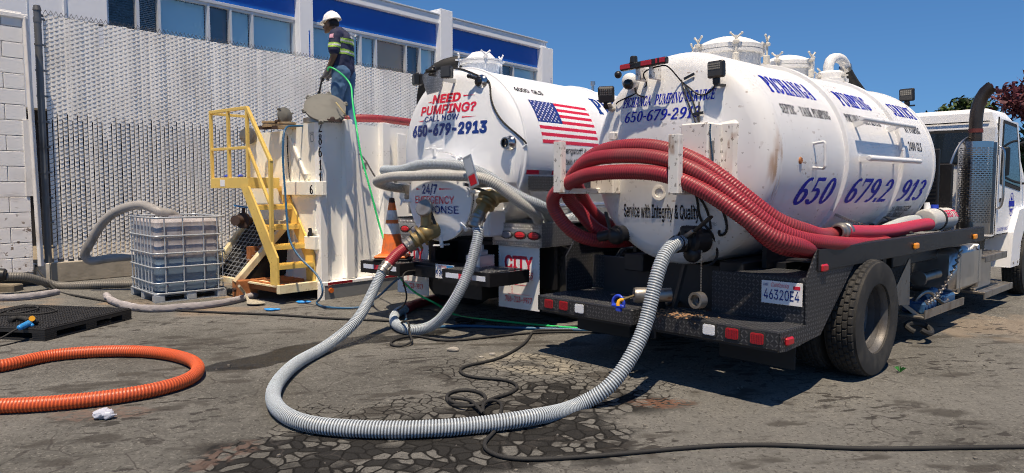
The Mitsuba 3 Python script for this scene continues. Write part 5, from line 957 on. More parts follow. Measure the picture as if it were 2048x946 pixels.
for x, y, dd in ((542, 249, 10.95), (574, 251, 10.65)): part(ct, 'vent_flange', [lathe([(.05, 0), (.13, 0), (.135, .03), (.12, .035), (.12, .06), (.135, .065), (.135, .09), (.05, .092), (1e-4, .092)], D(x, y + 6, dd), (0, 0, 1), 24)], 'rust_pale', 30)
procm('rust_pale', grime((.40, .30, .18), (.10, .05, .03), .8, 12.0, .8), .7)
part(ct, 'clutter', [beam(D(515, 256, 11.0), D(572, 254, 10.75), .06, .05), ball(D(560, 240, 10.8), .035), ball(D(553, 243, 10.8), .03), beam(D(566, 245, 10.72), D(566, 256, 10.72), .03, .03), beam(D(655, 240, 10.2), D(682, 242, 10.15), .06, .03), ball(D(665, 238, 10.2), .035)], 'dark_rust', False)
plain('dark_rust', (.05, .03, .025), .8)
part(ct, 'pull_rope', tube([D(672, 205, 10.3), D(690, 228, 10.2), FC.w(.5, .0, 2.66)], .008, 6), 'tan_rope', 40); plain('tan_rope', (.45, .36, .16), .8)
part(ct, 'front_flange', [cyl(FC.l(FC.pa(496, 272, -.02)), FC.l(FC.pa(496, 272, -.12)), .13, n=24), cyl(FC.l(FC.pa(496, 272, -.1)), FC.l(FC.pa(496, 272, -.16)), .08, n=24)], 'dull_steel', 30, frame=FC)
part(ct, 'drain_valve', [cyl(D(472, 441, 10.6), D(500, 441, 11.0), .055, n=16), cyl(D(470, 441, 10.58), D(474, 441, 10.64), .075, n=18), cyl(D(484, 441, 10.75), D(488, 441, 10.8), .12, n=18), ball(D(488, 438, 10.8), .08), cyl(D(487, 440, 10.8), D(487, 416, 10.8), .022, n=10)], 'dark_rust', 30)
part(ct, 'valve_handle', beam(D(468, 411, 10.75), D(495, 415, 10.85), .03, .025), 'blue_plastic', False)
part(ct, 'side_vent', [box(1.45, 1.62, .0, .03, 1.95, 2.50, .006)], 'container_white', False, frame=FC)
part(ct, 'side_latch', [tube([FC.l(FC.pb(718, 308, .02)), FC.l(FC.pb(738, 333, .02)), FC.l(FC.pb(757, 360, .04)), FC.l(FC.pb(785, 358, .10))], .012, 8), box(.76, .82, .0, .03, 1.92, 2.02)], 'dull_steel', 40, frame=FC)
# sloping mesh skirt behind the stair
sk = part(ct, 'skirt_frame', [beam((-.78, -1.02, .24), (-.03, -.80, 1.12), .09, .10, (0, 1, 0), .006), beam((-.70, -1.95, .30), (-.03, -1.9, 1.15), .08, .09, (0, 1, 0), .006), beam((-.05, -1.9, 1.12), (-.05, -.80, 1.10), .08, .06), beam((-.72, -1.95, .26), (-.72, -1.02, .26), .07, .07)], 'cream_paint', False, frame=FC)
part(sk, 'mesh_wire', [beam((-.70 + .65 * u, -1.93, .32 + .80 * u), (-.74 + .68 * u, -.95, .30 + .80 * u), .007, .007) for u in np.linspace(.04, .96, 14)] + [beam((-.72, b, .30), (-.05, b + .06, 1.12), .007, .007) for b in np.linspace(-1.85, -1.05, 8)], 'galvanised', False, frame=FC, kind='stuff')
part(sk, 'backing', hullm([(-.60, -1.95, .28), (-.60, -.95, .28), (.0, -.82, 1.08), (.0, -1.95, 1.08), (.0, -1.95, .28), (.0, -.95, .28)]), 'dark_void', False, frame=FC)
part(ct, 'skid_beam', [box(-.80, .0, -1.06, -.92, .15, .29, .01), box(-.80, -.50, -1.10, -.90, .02, .285, .012), box(-.62, -.55, -1.0, -.08, .16, .28, .006), cyl((-.64, -.95, .13), (-.50, -.95, .13), .0, n=4) if False else box(-.55, .0, -.9, -.2, .14, .18)], 'rust_orange', False, frame=FC)
part(ct, 'skid_pin', cyl((-.84, -1.0, .15), (-.79, -1.0, .15), .03, n=12), 'dark_rust', 30, frame=FC)
part(ct, 'rust_clutter', [box(-.45, -.1, -.85, -.3, .2, .3), box(-.5, -.06, -1.2, -1.1, .2, .75)], 'rust_orange', False, frame=FC)

# ================================================================ YELLOW STAIR
st = thing('access_stair', 'yellow steel platform and steep stair with handrails against the white waste tank', 'stairs')
part(st, 'platform', [box(-.64, .0 - .12, -1.97, -.86, 1.63, 1.79, .006)], 'yellow_paint', False, frame=FC)
for b in (-1.94, -1.42, -.88): part(st, 'rail_post', box(-.64, -.595, b - .022, b + .022, 1.79, 2.80, .004), 'yellow_paint', False, frame=FC)
part(st, 'top_rail', [box(-.642, -.592, -1.96, -.858, 2.775, 2.82, .004), box(-.64, -.02, -1.96, -1.92, 2.76, 2.80, .004)], 'yellow_paint', False, frame=FC)
part(st, 'mid_rail', box(-.64, -.597, -1.94, -.86, 2.205, 2.245, .004), 'yellow_paint', False, frame=FC)
part(st, 'handrail', [beam((-.618, -.87, 2.80), (-.618, -.27, 2.0), .05, .05, (1, 0, 0), .005), beam((-.618, -.285, 2.02), (-.618, -.30, .80), .048, .055, (1, 0, 0), .005), beam((-.618, -.86, 2.21), (-.618, -.33, 1.42), .04, .04, (1, 0, 0), .005)], 'yellow_paint', False, frame=FC)
def stringer(a0, a1): return [ab_prism([], 0, 0)] if False else [(lambda m: (np.stack([m[0][:, 2] + a0, m[0][:, 0], m[0][:, 1]], 1), m[1]))(prism([(-1.06, 1.66), (-.84, 1.66), (-.12, .66), (-.12, .27), (-.31, .27), (-.31, .56)], a1 - a0))]
part(st, 'stringer', stringer(-.65, -.62), 'yellow_paint', False, frame=FC); part(st, 'stringer', stringer(-.06, -.03), 'yellow_paint', False, frame=FC)
for i, (b, z) in enumerate(((-.66, 1.38), (-.49, 1.09), (-.315, .815), (-.14, .55))):
    td = part(st, 'tread', [box(-.618, -.062, b - .20, b + .03, z - .006, z, .002), box(-.618, -.062, b + .018, b + .03, z - .062, z - .006, .002)], 'yellow_paint', False, frame=FC)
    part(td, 'grip_teeth', [box(-.60 + .036 * k, -.582 + .036 * k, b - .18 + .06 * j, b - .15 + .06 * j, z + .0005, z + .012) for k in range(15) for j in range(4)], 'yellow_paint', False, frame=FC)
part(st, 'base_frame', [box(-.66, .0, -.14, -.07, .15, .275, .006), box(-.66, .0, -.90, -.16, .24, .262)], 'cream_paint', False, frame=FC)
part(st, 'inspection_tag', box(-.645, -.641, -1.66, -1.52, 1.66, 1.76), 'paper_white', False, 'pale paper tag on the platform edge', frame=FC)
for (x0, x1) in ((-1.75, -1.5), (-1.28, -1.15)):
    single('blue_glove', 'crumpled blue glove lying on the yellow platform edge, ' + ('left of the middle rail post' if x0 < -1.6 else 'right of the middle rail post'), 'glove', cat([mov(ball((0, 0, 0), .05, 10, (.6, 1.6, .45)), FC.w(-.55, (x0 + x1) / 2, 1.815)), mov(ball((0, 0, 0), .03, 10, (.6, 1.6, .5)), FC.w(-.58, x1 - .04, 1.81))]), 'royal_plastic', 40)
# ================================================================ TOTE AND FLOOR THINGS
tt_ = thing('liquid_tote', 'caged plastic liquid tote, half full, standing before the slatted fence', 'tote')
LA, LB = 1.02, 1.20
def corner_path(inset, r, z, n=6):
    P = []; cs = ((0 + inset + r, 0 - inset - r, math.pi), (LA - inset - r, -inset - r, math.pi / 2), (LA - inset - r, -LB + inset + r, 0), (inset + r, -LB + inset + r, -math.pi / 2))
    for (a, b, g) in cs:
        for u in np.linspace(0, 1, n): P.append((a + r * math.cos(g - u * math.pi / 2), b + r * math.sin(g - u * math.pi / 2), z))
    return P + [P[0]]
def loft(rings):
    n = len(rings[0]) - 1; V = np.vstack([np.array(r[:-1]) for r in rings]); Fc = []
    for k in range(len(rings) - 1):
        i = np.arange(n); j = (i + 1) % n; Fc += [np.stack([k * n + i, k * n + j, (k + 1) * n + j], 1), np.stack([k * n + i, (k + 1) * n + j, (k + 1) * n + i], 1)]
    c = len(V); V = np.vstack([V, np.mean(rings[-1][:-1], axis=0)[None]]); i = np.arange(n); Fc.append(np.stack([(len(rings) - 1) * n + i, (len(rings) - 1) * n + (i + 1) % n, np.full(n, c)], 1)); return (V, np.vstack(Fc))
rings = [corner_path(.10, .10, .13, 10), corner_path(.045, .12, .19, 10)]
for z in np.linspace(.25, 1.09, 26): rings.append(corner_path(.040 + .012 * (math.sin(z * 24) > .3), .12, z, 10))
rings += [corner_path(.05, .12, 1.14, 10), corner_path(.08, .11, 1.175, 10), corner_path(.2, .1, 1.185, 10)]
bt = part(tt_, 'bottle', loft(rings), 'tote_plastic', 40, frame=FI)
part(bt, 'fill_neck', cyl((.5, -.6, 1.18), (.5, -.6, 1.22), .10, n=24), 'tote_plastic', 30, frame=FI)
for z in (1.21, .95, .70, .50, .275, .125): part(tt_, 'cage_hoop', tube(corner_path(.0, .09, z), .0115 if z < 1.2 else .014, 8, .02, False), 'galvanised', 50, frame=FI)
vr = [(0, -x) for x in (.13, .27, .42, .60, .78, .93, 1.08)] + [(LA, -x) for x in (.13, .42, .78, 1.08)] + [(x, 0) for x in (.16, .41, .70, .90)] + [(x, -LB) for x in (.16, .5, .85)]
for a, b in vr: part(tt_, 'cage_bar', cyl((a + (.008 if a == 0 else -.008 if a == LA else 0), b + (-.008 if b == 0 else .008 if b == -LB else 0), .10), (a + (.008 if a == 0 else -.008 if a == LA else 0), b + (-.008 if b == 0 else .008 if b == -LB else 0), 1.21), .010, n=8), 'galvanised', 40, frame=FI)
part(tt_, 'base_sheet', [box(.0, LA, -LB, 0, .105, .122, .004)], 'galvanised', False, frame=FI)
for a in (.0, LA / 2 - .07, LA - .14):
    for b in (-LB, -LB / 2 - .07, -.14): part(tt_, 'foot', [box(a, a + .14, b, b + .14, .012, .104, .01), box(a + .03, a + .05, b - .003, b + .143, .02, .09), box(a + .09, a + .11, b - .003, b + .143, .02, .09)], 'galvanised', False, frame=FI)
part(tt_, 'skid', [box(.0, LA, b, b + .12, .0, .012) for b in (-LB, -LB / 2 - .06, -.12)], 'galvanised', False, frame=FI)
single('suction_hose', 'smooth grey hose arching out of the liquid tote and down to the kerb wall', 'hose', tube([FI.w(.5, -.6, 1.06), FI.w(.48, -.68, 1.24), D(322, 424, 10.7), D(290, 411, 10.8), D(255, 414, 10.85), D(222, 430, 10.9), D(195, 460, 11.0), D(178, 490, 11.05), D(170, 510, 11.1), D(180, 521, 11.15), D(205, 519, 11.2), D(245, 514, 11.25), D(300, 510, 11.3)], .068, 18, .03), 'hose_plain', 60)
procm('hose_plain', grime((.30, .29, .28), (.12, .11, .10), .5, 8.0), .5)
k = thing('ground_hose', 'grey brown ribbed hose lying on the ground along the kerb wall', 'hose'); add_hose(k, 'tube', [D(-60, 556, 10.6), D(20, 553, 10.9), D(60, 556, 11.1), D(110, 570, 11.45), G(160, 571, .06), G(220, 569, .06), G(300, 568, .06)], .066, base=(.19, .18, .16), groove=(.10, .095, .085), pitch=.03, dirt=.5)
labels[k]['category'] = 'hose'
single('black_drum_end', 'dark hose end piece resting at the foot of the block wall', 'hose fitting', cyl(D(-30, 548, 10.7), D(12, 550, 10.8), .10, n=20, bev=.02), 'black_frame', 30)
single('timber_block', 'short grey timber block on the ground at the left edge', 'block', beam(G(-30, 582), G(38, 582) , .25, .22, c=.02), 'dirt', False)
def sock(name, label, pts, r):
    P, u = spline(pts, .03); R = r * (1 + .25 * (meshkit.fbm(np.stack([u * 6, u * 0, u * 0 + r], 1), 3) - .5)); m = sweep(P, R, 12); V = m[0] + .02 * (meshkit.fbm(m[0] * 14, 3)[:, None] - .5) * [1, 1, .6]; return single(name, label, 'filter sock', (V, m[1]), 'sock_grey', 60)
sock('filter_sock', 'grey filter sock laid on the ground around the liquid tote', [G(213, 590, .04), G(222, 600, .045), G(245, 609, .045), G(290, 617, .045), G(330, 617, .045), G(380, 613, .045), G(430, 608, .045), G(480, 598, .045), G(510, 590, .04)], .05)
sock('filter_sock', 'grey filter sock lying flat at the left, behind the black pallet', [G(-40, 598, .045), G(0, 596, .045), G(50, 594, .045), G(100, 587, .04), G(112, 585, .03)], .055)
# black plastic pallet
A0, Bx = G(90, 683), G(258, 640); pu = (Bx - A0) / np.linalg.norm(Bx - A0); FP = Frame(A0[:2], pu[:2]); PL, PW = np.linalg.norm(Bx - A0), 1.55
pl = thing('pallet', 'black plastic pallet with hoses lying on it at the left', 'pallet')
PL += .05
part(pl, 'deck', [box(0, PL, -PW, 0, .118, .135, .004)] , 'pallet_plastic', False, frame=FP)
part(pl, 'deck_rib', [box(x, x + .013, -PW + .01, -.01, .1355, .143) for x in np.arange(.012, PL - .01, .036)] + [box(.01, PL - .01, -y - .011, -y, .1355, .1445) for y in np.arange(.02, PW - .01, .036)], 'pallet_plastic', False, frame=FP, kind='stuff')
part(pl, 'rim', [box(0, PL, -.03, .0, .085, .1175), box(0, PL, -PW, -PW + .03, .085, .1175), box(0, .03, -PW, 0, .085, .1175), box(PL - .03, PL, -PW, 0, .085, .1175)], 'pallet_plastic', False, frame=FP)
for x in (0, PL / 2 - .08, PL - .16):
    for y in (-.16, -PW / 2 - .08, -PW): part(pl, 'foot', [box(x + .005, x + .155, y + .005, y + .155, .022, .085)] + [box(x, x + .16, y, y + .16, z, z + .012) for z in (.03, .05, .07)], 'pallet_plastic', False, frame=FP)
part(pl, 'runner', [box(0, PL, y, y + .13, .0, .022, .004) for y in (-.14, -PW / 2 - .065, -PW)] + [box(x, x + .12, -PW, 0, .0005, .0215) for x in (0, PL - .12)], 'pallet_plastic', False, frame=FP)
PT = .152
single('black_hose_coil', 'thin black hose loosely coiled on the pallet', 'hose', tube([G(-40, 640, PT), G(10, 622, PT), G(45, 613, PT), G(70, 613, PT + .01), G(72, 618, PT + .02), G(40, 625, PT + .02), G(15, 624, PT + .01), G(40, 616, PT + .02), G(85, 613, PT), G(108, 618, PT), G(112, 622, PT), G(85, 627, PT), G(40, 629, PT), G(-20, 630, PT)], .011, 8), 'black_rubber', 50)
single('corrugated_sleeve', 'short black corrugated sleeve on the pallet', 'hose', sweep(*(lambda P, u: (P, .026 + .005 * np.sin(u * 260)))(*spline([G(20, 640, PT + .02), G(35, 636, PT + .025), G(48, 637, PT + .025), G(58, 642, PT + .02)], .005)), n=12), 'black_rubber', 50)
k = thing('cable_connector', 'blue and orange power connector lying on the pallet edge', 'connector')
part(k, 'blue_body', [hullm(np.vstack([ball(G(40, 655, PT + .01), .03)[0], ball(G(58, 647, PT + .02), .036)[0]])), hullm(np.vstack([ball(G(56, 648, PT + .01), .03)[0], ball(G(64, 651, PT), .022)[0]]))], 'blue_plastic', 40)
part(k, 'black_body', [ball(G(66, 644, PT + .02), .05, 12, (1.2, 1, .7))], 'black_plastic', 40); part(k, 'orange_ring', cyl(G(64, 638, PT + .05), G(64, 637, PT + .075), .03, n=16), 'yellow_plastic', 30)
part(k, 'cable', tube([G(42, 655, PT + .01), G(25, 663, PT - .02), G(10, 672, .10), G(-10, 682, .06)], .010, 8), 'black_rubber', 50)
single('thin_cable', 'thin dark cable lying on the asphalt in front of the pallet', 'cable', tube([G(50, 680, .008), G(30, 685, .008), G(0, 692, .008), G(-40, 700, .008)], .006, 6), 'black_rubber', 40)

# ================================================================ HOSES
k = thing('discharge_hose', 'long grey ribbed hose with red end sweeping over the foreground asphalt between both trucks', 'hose')
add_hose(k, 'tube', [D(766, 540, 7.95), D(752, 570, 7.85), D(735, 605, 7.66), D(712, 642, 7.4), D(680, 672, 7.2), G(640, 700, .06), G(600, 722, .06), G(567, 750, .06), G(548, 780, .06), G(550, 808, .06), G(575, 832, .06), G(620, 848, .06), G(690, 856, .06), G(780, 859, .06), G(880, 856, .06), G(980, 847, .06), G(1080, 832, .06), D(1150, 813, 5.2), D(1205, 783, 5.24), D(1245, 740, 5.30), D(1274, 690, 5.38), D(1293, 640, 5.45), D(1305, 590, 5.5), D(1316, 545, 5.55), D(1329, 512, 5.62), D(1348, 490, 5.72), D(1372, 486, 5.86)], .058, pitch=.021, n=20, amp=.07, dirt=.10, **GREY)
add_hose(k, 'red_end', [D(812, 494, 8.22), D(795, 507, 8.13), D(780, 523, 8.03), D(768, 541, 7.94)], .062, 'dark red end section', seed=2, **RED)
coupling(k, D(763, 545, 7.92), D(772, 533, 7.97) - D(763, 545, 7.92), .06, .13)
coupling(k, D(1347, 489, 5.74), D(1385, 485, 5.93) - D(1347, 489, 5.74), .060, .14, 'black_frame', lugs=False)
k = thing('discharge_hose', 'grey ribbed hose hanging from the far truck brass valve and looping back under it', 'hose')
q0 = V1 + dv2 * .02 + np.array([0, 0, -.12]); add_hose(k, 'tube', [q0, D(957, 465, 7.72), D(950, 500, 7.66), D(936, 545, 7.6), D(915, 590, 7.55), D(890, 628, 7.6), D(862, 652, 7.75), G(830, 660, .06), G(805, 656, .06), G(789, 643, .06), G(793, 627, .06), G(812, 618, .06)], .060, pitch=.021, n=18, amp=.07, **GREY)
add_hose(k, 'red_end', [G(810, 619, .06), G(830, 609, .06), G(860, 600, .06), G(900, 590, .06)], .066, 'dark red end section', seed=5, **RED)
# red hoses slung over the brackets
hk = dict(n=18, **RED)
def f1(x, y, a): return F1.pa(x, y, a)
HR = .064
bundle = [
 ('top red ribbed hose of the bundle slung on the near truck brackets', [F1.w(1.0, -.9, 1.2), F1.w(.72, -.96, 1.28), F1.w(.50, -1.0, 1.42), F1.w(.32, -.98, 1.60), F1.w(.16, -.90, 1.76), f1(1190, 309, .07), f1(1235, 295, .05), f1(1290, 292, .06), f1(1350, 304, .07), f1(1410, 332, .10), f1(1460, 368, .16), f1(1510, 408, .26), f1(1560, 443, .40), f1(1610, 462, .62), F1.w(1.15, 1.02, 1.24), F1.w(1.5, 1.05, 1.25)]),
 ('middle red ribbed hose of the bundle slung on the near truck brackets', [F1.w(.95, -.70, 1.14), F1.w(.55, -.78, 1.17), F1.w(.38, -.88, 1.28), F1.w(.26, -.96, 1.44), F1.w(.12, -.97, 1.60), f1(1165, 331, .0), f1(1210, 314, -.04), f1(1280, 312, -.03), f1(1340, 322, -.02), f1(1400, 347, .0), f1(1450, 380, .05), f1(1500, 420, .13), f1(1550, 457, .26), f1(1600, 478, .45), f1(1660, 487, .85), F1.w(1.5, 1.14, 1.15), F1.w(2.3, 1.14, 1.12)]),
 ('lowest red ribbed hose of the bundle slung on the near truck brackets', [F1.w(.9, -.74, 1.12), F1.w(.42, -.80, 1.13), F1.w(.18, -.92, 1.21), F1.w(.05, -1.02, 1.38), F1.w(-.02, -1.02, 1.54), f1(1155, 357, -.08), f1(1200, 346, -.09), f1(1280, 344, -.08), f1(1340, 353, -.07), f1(1400, 378, -.05), f1(1450, 408, -.01), f1(1500, 444, .06), f1(1545, 474, .15), f1(1590, 490, .32), F1.w(.95, 1.10, 1.13), F1.w(1.5, 1.05, 1.10)]),
 ('red ribbed hose half hidden below the others, along the right side of the near tank', [f1(1400, 322, .24), f1(1440, 360, .26), f1(1480, 420, .28), f1(1520, 465, .34), f1(1560, 492, .44), f1(1600, 500, .60), F1.w(1.2, .98, 1.10), F1.w(1.8, .98, 1.08)]),
]
for i, (lab, pts) in enumerate(bundle):
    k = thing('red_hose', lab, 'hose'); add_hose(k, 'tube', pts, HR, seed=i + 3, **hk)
k = thing('red_hose', 'red hose lying along the near truck side rail in front of the grey canister', 'hose')
add_hose(k, 'tube', [F1.w(1.50, 1.06, 1.255), F1.w(1.9, 1.07, 1.235), F1.w(2.5, 1.08, 1.22), F1.w(3.0, 1.09, 1.235), F1.w(3.62, 1.10, 1.25)], .066, seed=9, n=16, pitch=.024, base=(.46, .03, .06), groove=(.38, .024, .05), amp=.015, dirt=.2)
coupling(k, F1.w(1.36, 1.05, 1.26), F1.A, .066, .22, 'dull_steel', lugs=False)
k = thing('grey_hose', 'pale grey hose lying beside the red one on the near truck side deck', 'hose')
add_hose(k, 'tube', [F1.w(2.3, .97, 1.17), F1.w(2.7, .985, 1.22), F1.w(3.2, 1.0, 1.28), F1.w(3.60, 1.01, 1.28)], .062, n=16, base=(.42, .45, .44), groove=(.36, .39, .38), amp=.012)
part(k, 'hose_clamp', ringm(F1.w(3.52, 1.008, 1.28), F1.A, .064, .072, .04), 'steel', 30)
single('tie_chain', 'rusty chain hanging across the lower side of the near tank', 'chain', [ringm(F1.w(1.85 + .95 * u, .93 * math.cos(.62 + .12 * math.sin(u * 3)) + .06 + .2 * u, 1.40 - .20 * u), (F1.B if i % 2 else F1.Z), .008, .015, .008, 8) for i, u in enumerate(np.linspace(0, 1, 44))], 'dull_steel', 30)
single('tie_strap', 'dark strap hanging from the tank band down over the red hose to the side rail', 'strap', beam(F1.w(3.22, .80, 1.33), F1.w(2.88, 1.17, 1.19), .045, .006), 'black_rubber', False)
# grey hoses on the far truck
def f2(x, y, a): return F2.pa(x, y, a)
k = thing('grey_hose', 'upper of the two grey ribbed hoses looped across the tail of the far truck', 'hose')
add_hose(k, 'tube', [F2.w(.3, -1.15, 1.75), F2.w(-.1, -1.12, 1.80), F2.w(-.4, -.98, 1.86), f2(800, 340, -.60), f2(835, 331, -.64), f2(880, 328, -.64), f2(930, 334, -.62), f2(975, 352, -.58), f2(1010, 375, -.50), f2(1050, 398, -.35), f2(1085, 414, -.15), F2.w(.25, 1.17, 1.29), F2.w(.9, 1.17, 1.31)], .058, n=18, pitch=.021, amp=.07, **GREY)
k = thing('grey_hose', 'lower of the two grey ribbed hoses looped across the tail of the far truck', 'hose')
add_hose(k, 'tube', [F2.w(.2, -1.18, 1.62), F2.w(-.2, -1.15, 1.66), F2.w(-.5, -1.0, 1.72), f2(790, 353, -.70), f2(820, 352, -.74), f2(870, 351, -.74), f2(925, 352, -.72), f2(975, 360, -.68), f2(1005, 378, -.58), f2(1040, 405, -.42), f2(1070, 428, -.2), F2.w(.2, 1.05, 1.22), F2.w(.9, 1.08, 1.31)], .058, n=18, pitch=.021, amp=.07, base=(.58, .58, .54), groove=(.10, .10, .10), seed=4)
# orange loop on the ground
k = thing('orange_hose', 'bright orange ribbed hose lying in a loop on the asphalt at lower left', 'hose')
add_hose(k, 'tube', [G(-420, 775, .06), G(-250, 742, .06), G(-60, 738, .06), G(20, 728, .06), G(90, 713, .06), G(160, 705, .06), G(230, 702, .06), G(300, 704, .06), G(350, 711, .06), G(384, 722, .06), G(396, 737, .06), G(382, 755, .06), G(345, 770, .06), G(290, 783, .06), G(220, 794, .06), G(140, 803, .06), G(60, 809, .06), G(-20, 812, .06), G(-120, 812, .06), G(-260, 805, .06)], .056, n=20, **ORANGE)
k = thing('red_hose', 'red ribbed hose lying across the top of the waste tank behind the worker', 'hose')
add_hose(k, 'tube', [FC.w(.3, -.75, 2.62), FC.w(.7, -.5, 2.70), FC.w(1.2, -.30, 2.74), FC.w(2.0, -.2, 2.72), FC.w(2.8, -.2, 2.70), FC.w(3.6, -.3, 2.68)], .062, n=16, seed=12, **RED)
# cords
def cord(name, label, cat_, pts, r, mat, n=8): return single(name, label, cat_, tube(pts, r, n, max(.012, r)), mat, 60)
cz = .016
cord('black_cable', 'long black cord snaking through a tangle on the asphalt to the right foreground edge', 'cable', [G(x, y, cz + dz) for x, y, dz in ((1190, 655, 0), (1130, 660, 0), (1075, 661, 0), (1063, 667, 0), (1050, 685, 0), (1019, 706, 0), (981, 721, 0), (940, 730, 0), (921, 739, 0), (931, 750, 0), (964, 756, 0), (1008, 760, 0), (1032, 769, 0), (1031, 779, 0), (1012, 789, .0), (985, 797, .01), (965, 808, .02), (935, 812, .02), (908, 810, .0), (894, 798, 0), (900, 786, 0), (925, 780, 0), (953, 783, 0), (970, 793, .0), (963, 805, .0), (938, 809, .0), (905, 804, .02), (902, 796, .02), (926, 798, .02), (950, 808, .03), (966, 826, .01), (966, 812, .02), (982, 801, .02), (998, 804, .0), (1003, 818, 0), (999, 832, 0), (992, 858, 0), (973, 880, 0), (972, 897, 0), (1000, 912, 0), (1050, 918, 0), (1120, 916, 0), (1220, 909, 0), (1330, 899, 0), (1440, 891, 0), (1560, 890, 0), (1700, 896, 0), (1850, 896, 0), (2050, 893, 0), (2250, 892, 0))], .0135, 'black_rubber')
cord('black_cable', 'thin black hose from the kerb past the tote toward the far truck', 'cable', [D(73, 527, 12.0), D(80, 545, 11.6), D(100, 568, 11.3), G(112, 580, cz), G(150, 591, cz), G(200, 600, cz), G(260, 611, cz), G(330, 619, cz), G(440, 625, cz), G(560, 630, cz), G(650, 636, cz), G(740, 640, cz), G(800, 643, cz)], .016, 'black_rubber')
cord('black_cable', 'black cord lying in loops under the tail of the far truck', 'cable', [G(x, y, cz + dz) for x, y, dz in ((1250, 665, 0), (1160, 664, 0), (1060, 666, 0), (960, 676, 0), (880, 680, 0), (830, 672, 0), (800, 676, 0), (782, 688, 0), (800, 692, 0), (822, 684, .02), (820, 668, .05), (818, 650, .14), (808, 643, .14), (800, 650, .06))], .012, 'black_rubber')
cord('black_cable', 'thin black cable hanging in a loop from the bumper of the far truck', 'cable', [F2.w(-.2, -.42, .58), D(806, 560, 8.4), D(813, 590, 8.5), D(806, 612, 8.6), G(790, 622, cz), G(820, 618, cz), G(880, 628, cz)], .010, 'black_rubber')
cord('black_cable', 'black cord tangled below the green hose by the far truck', 'cable', [G(x, y, cz) for x, y in ((910, 640), (925, 636), (945, 640), (930, 648), (912, 646), (950, 640), (1000, 650), (1080, 656), (1180, 650), (1300, 655))], .012, 'black_rubber')
cord('blue_hose', 'steel blue hose curving over the top edge of the waste tank past the stair', 'hose', [FC.w(.25, -.45, 2.62), D(585, 252, 10.35), D(572, 256, 10.2), D(567, 275, 10.1), D(566, 320, 10.05), D(570, 380, 10.0), D(574, 440, 9.9), D(580, 480, 9.8), D(600, 515, 9.7), D(625, 540, 9.6), D(642, 565, 9.5), D(645, 585, 9.45), G(634, 604, .02), G(640, 611, .02), G(680, 616, .02), G(740, 612, .02), G(744, 604, .02), D(760, 590, 9.2), D(790, 562, 9.0), D(805, 556, 8.9)], .015, 'blue_hose')
cord('blue_hose', 'bright blue hose lying on the asphalt under the tail of the far truck', 'hose', [G(790, 632, .02), G(800, 620, .03), G(812, 634, .02), G(822, 655, .02), G(870, 654, .02), G(930, 652, .02), G(1020, 655, .02), G(1110, 658, .02), G(1230, 662, .02)], .017, 'blue_hose')
# ================================================================ SMALL THINGS
k = thing('traffic_cone', 'faded orange traffic cone with two white bands standing on the far truck bumper', 'cone')
cb = F2.w(-.42, -.66, .76); cb2_ = F2.l(F2.pa(785, 510, -.45)); cb = F2.w(-.45, cb2_[1], .765); CH = .745
part(k, 'base', mov(box(-.20, .20, -.20, .20, 0, .035, .012), cb), 'cone_orange', False)
rr = lambda z: .145 - (.145 - .030) * (z - .035) / (CH - .035)
part(k, 'body', lathe([(.165, .035), (.147, .05)] + [(rr(z), z) for z in np.linspace(.06, CH, 8)] + [(1e-4, CH + .003)], cb, (0, 0, 1), 36), 'cone_orange', 40)
for z0, z1 in ((.30, .43), (.475, .595)): part(k, 'reflective_band', lathe([(rr(z0) + .002, z0), (rr(z1) + .002, z1)], cb, (0, 0, 1), 36), 'cone_white', 40)
part(k, 'tip', lathe([(rr(.69) + .0015, .69), (rr(CH) + .0015, CH), (1e-4, CH + .006)], cb, (0, 0, 1), 24), 'dark_rust', 40)
single('rubber_pad', 'stack of black rubber pads under the traffic cone', 'pad', [mov(box(-.22, .22, -.2, .2, -.034, -.018, .005), cb), mov(box(-.2, .25, -.22, .18, -.016, -.001, .005), cb)], 'black_rubber', False)
for x, y, lab in ((604, 604, 'crumpled blue glove on the asphalt by the foot of the yellow stair'), (541, 619, 'crumpled blue glove on the asphalt in front of the tote and stair')):
    c = G(x, y, .02); single('blue_glove', lab, 'glove', [mov(ball((0, 0, 0), .05, 10, (1.4, .8, .4)), c), mov(ball((0, 0, 0), .03, 10, (1.6, .7, .5)), c + [.08, .02, 0]), mov(ball((0, 0, 0), .025, 10, (1.5, .7, .5)), c + [-.06, .03, 0])], 'glove_blue', 40)
single('plastic_bag', 'crumpled clear plastic bag lying in front of the orange hose', 'bag', (lambda m: (m[0] + .035 * (meshkit.fbm(m[0] * 22, 3)[:, None] - .5) * [1, 1, .8] * 1.6, m[1]))(mov(scl(ball((0, 0, 0), .085, 20), (1.0, .62, .42)), G(208, 828, .035))), 'bag_film', False)
single('ladle_shovel', 'pale long handled scoop lying on the ground beside the tote', 'shovel', [tube([G(478, 572, .25), G(490, 588, .10), G(497, 602, .04)], .02, 8), hullm(np.vstack([scl(ball((0, 0, 0), .13, 12), (1, .75, .18))[0] + G(512, 606, .03), ball(G(498, 602, .04), .03)[0]]))], 'tan_scoop', 40)
plain('tan_scoop', (.34, .31, .24), .7)
k = thing('scrub_brush', 'blue plastic brush head standing on the near truck bumper', 'brush'); bc = F1.l(D(1237, 590, 5.95)); bc[2] = .602
part(k, 'handle', tube([(bc[0], bc[1] - .055, .66), (bc[0], bc[1] - .045, .71), (bc[0], bc[1], .735), (bc[0], bc[1] + .045, .71), (bc[0], bc[1] + .055, .66)], .014, 8), 'royal_plastic', 50, frame=F1)
part(k, 'base', [box(bc[0] - .02, bc[0] + .02, bc[1] - .065, bc[1] + .065, .635, .662, .008), box(bc[0] - .015, bc[0] + .015, bc[1] - .02, bc[1] + .03, .602, .634, .004)], 'royal_plastic', False, frame=F1)
sm = []
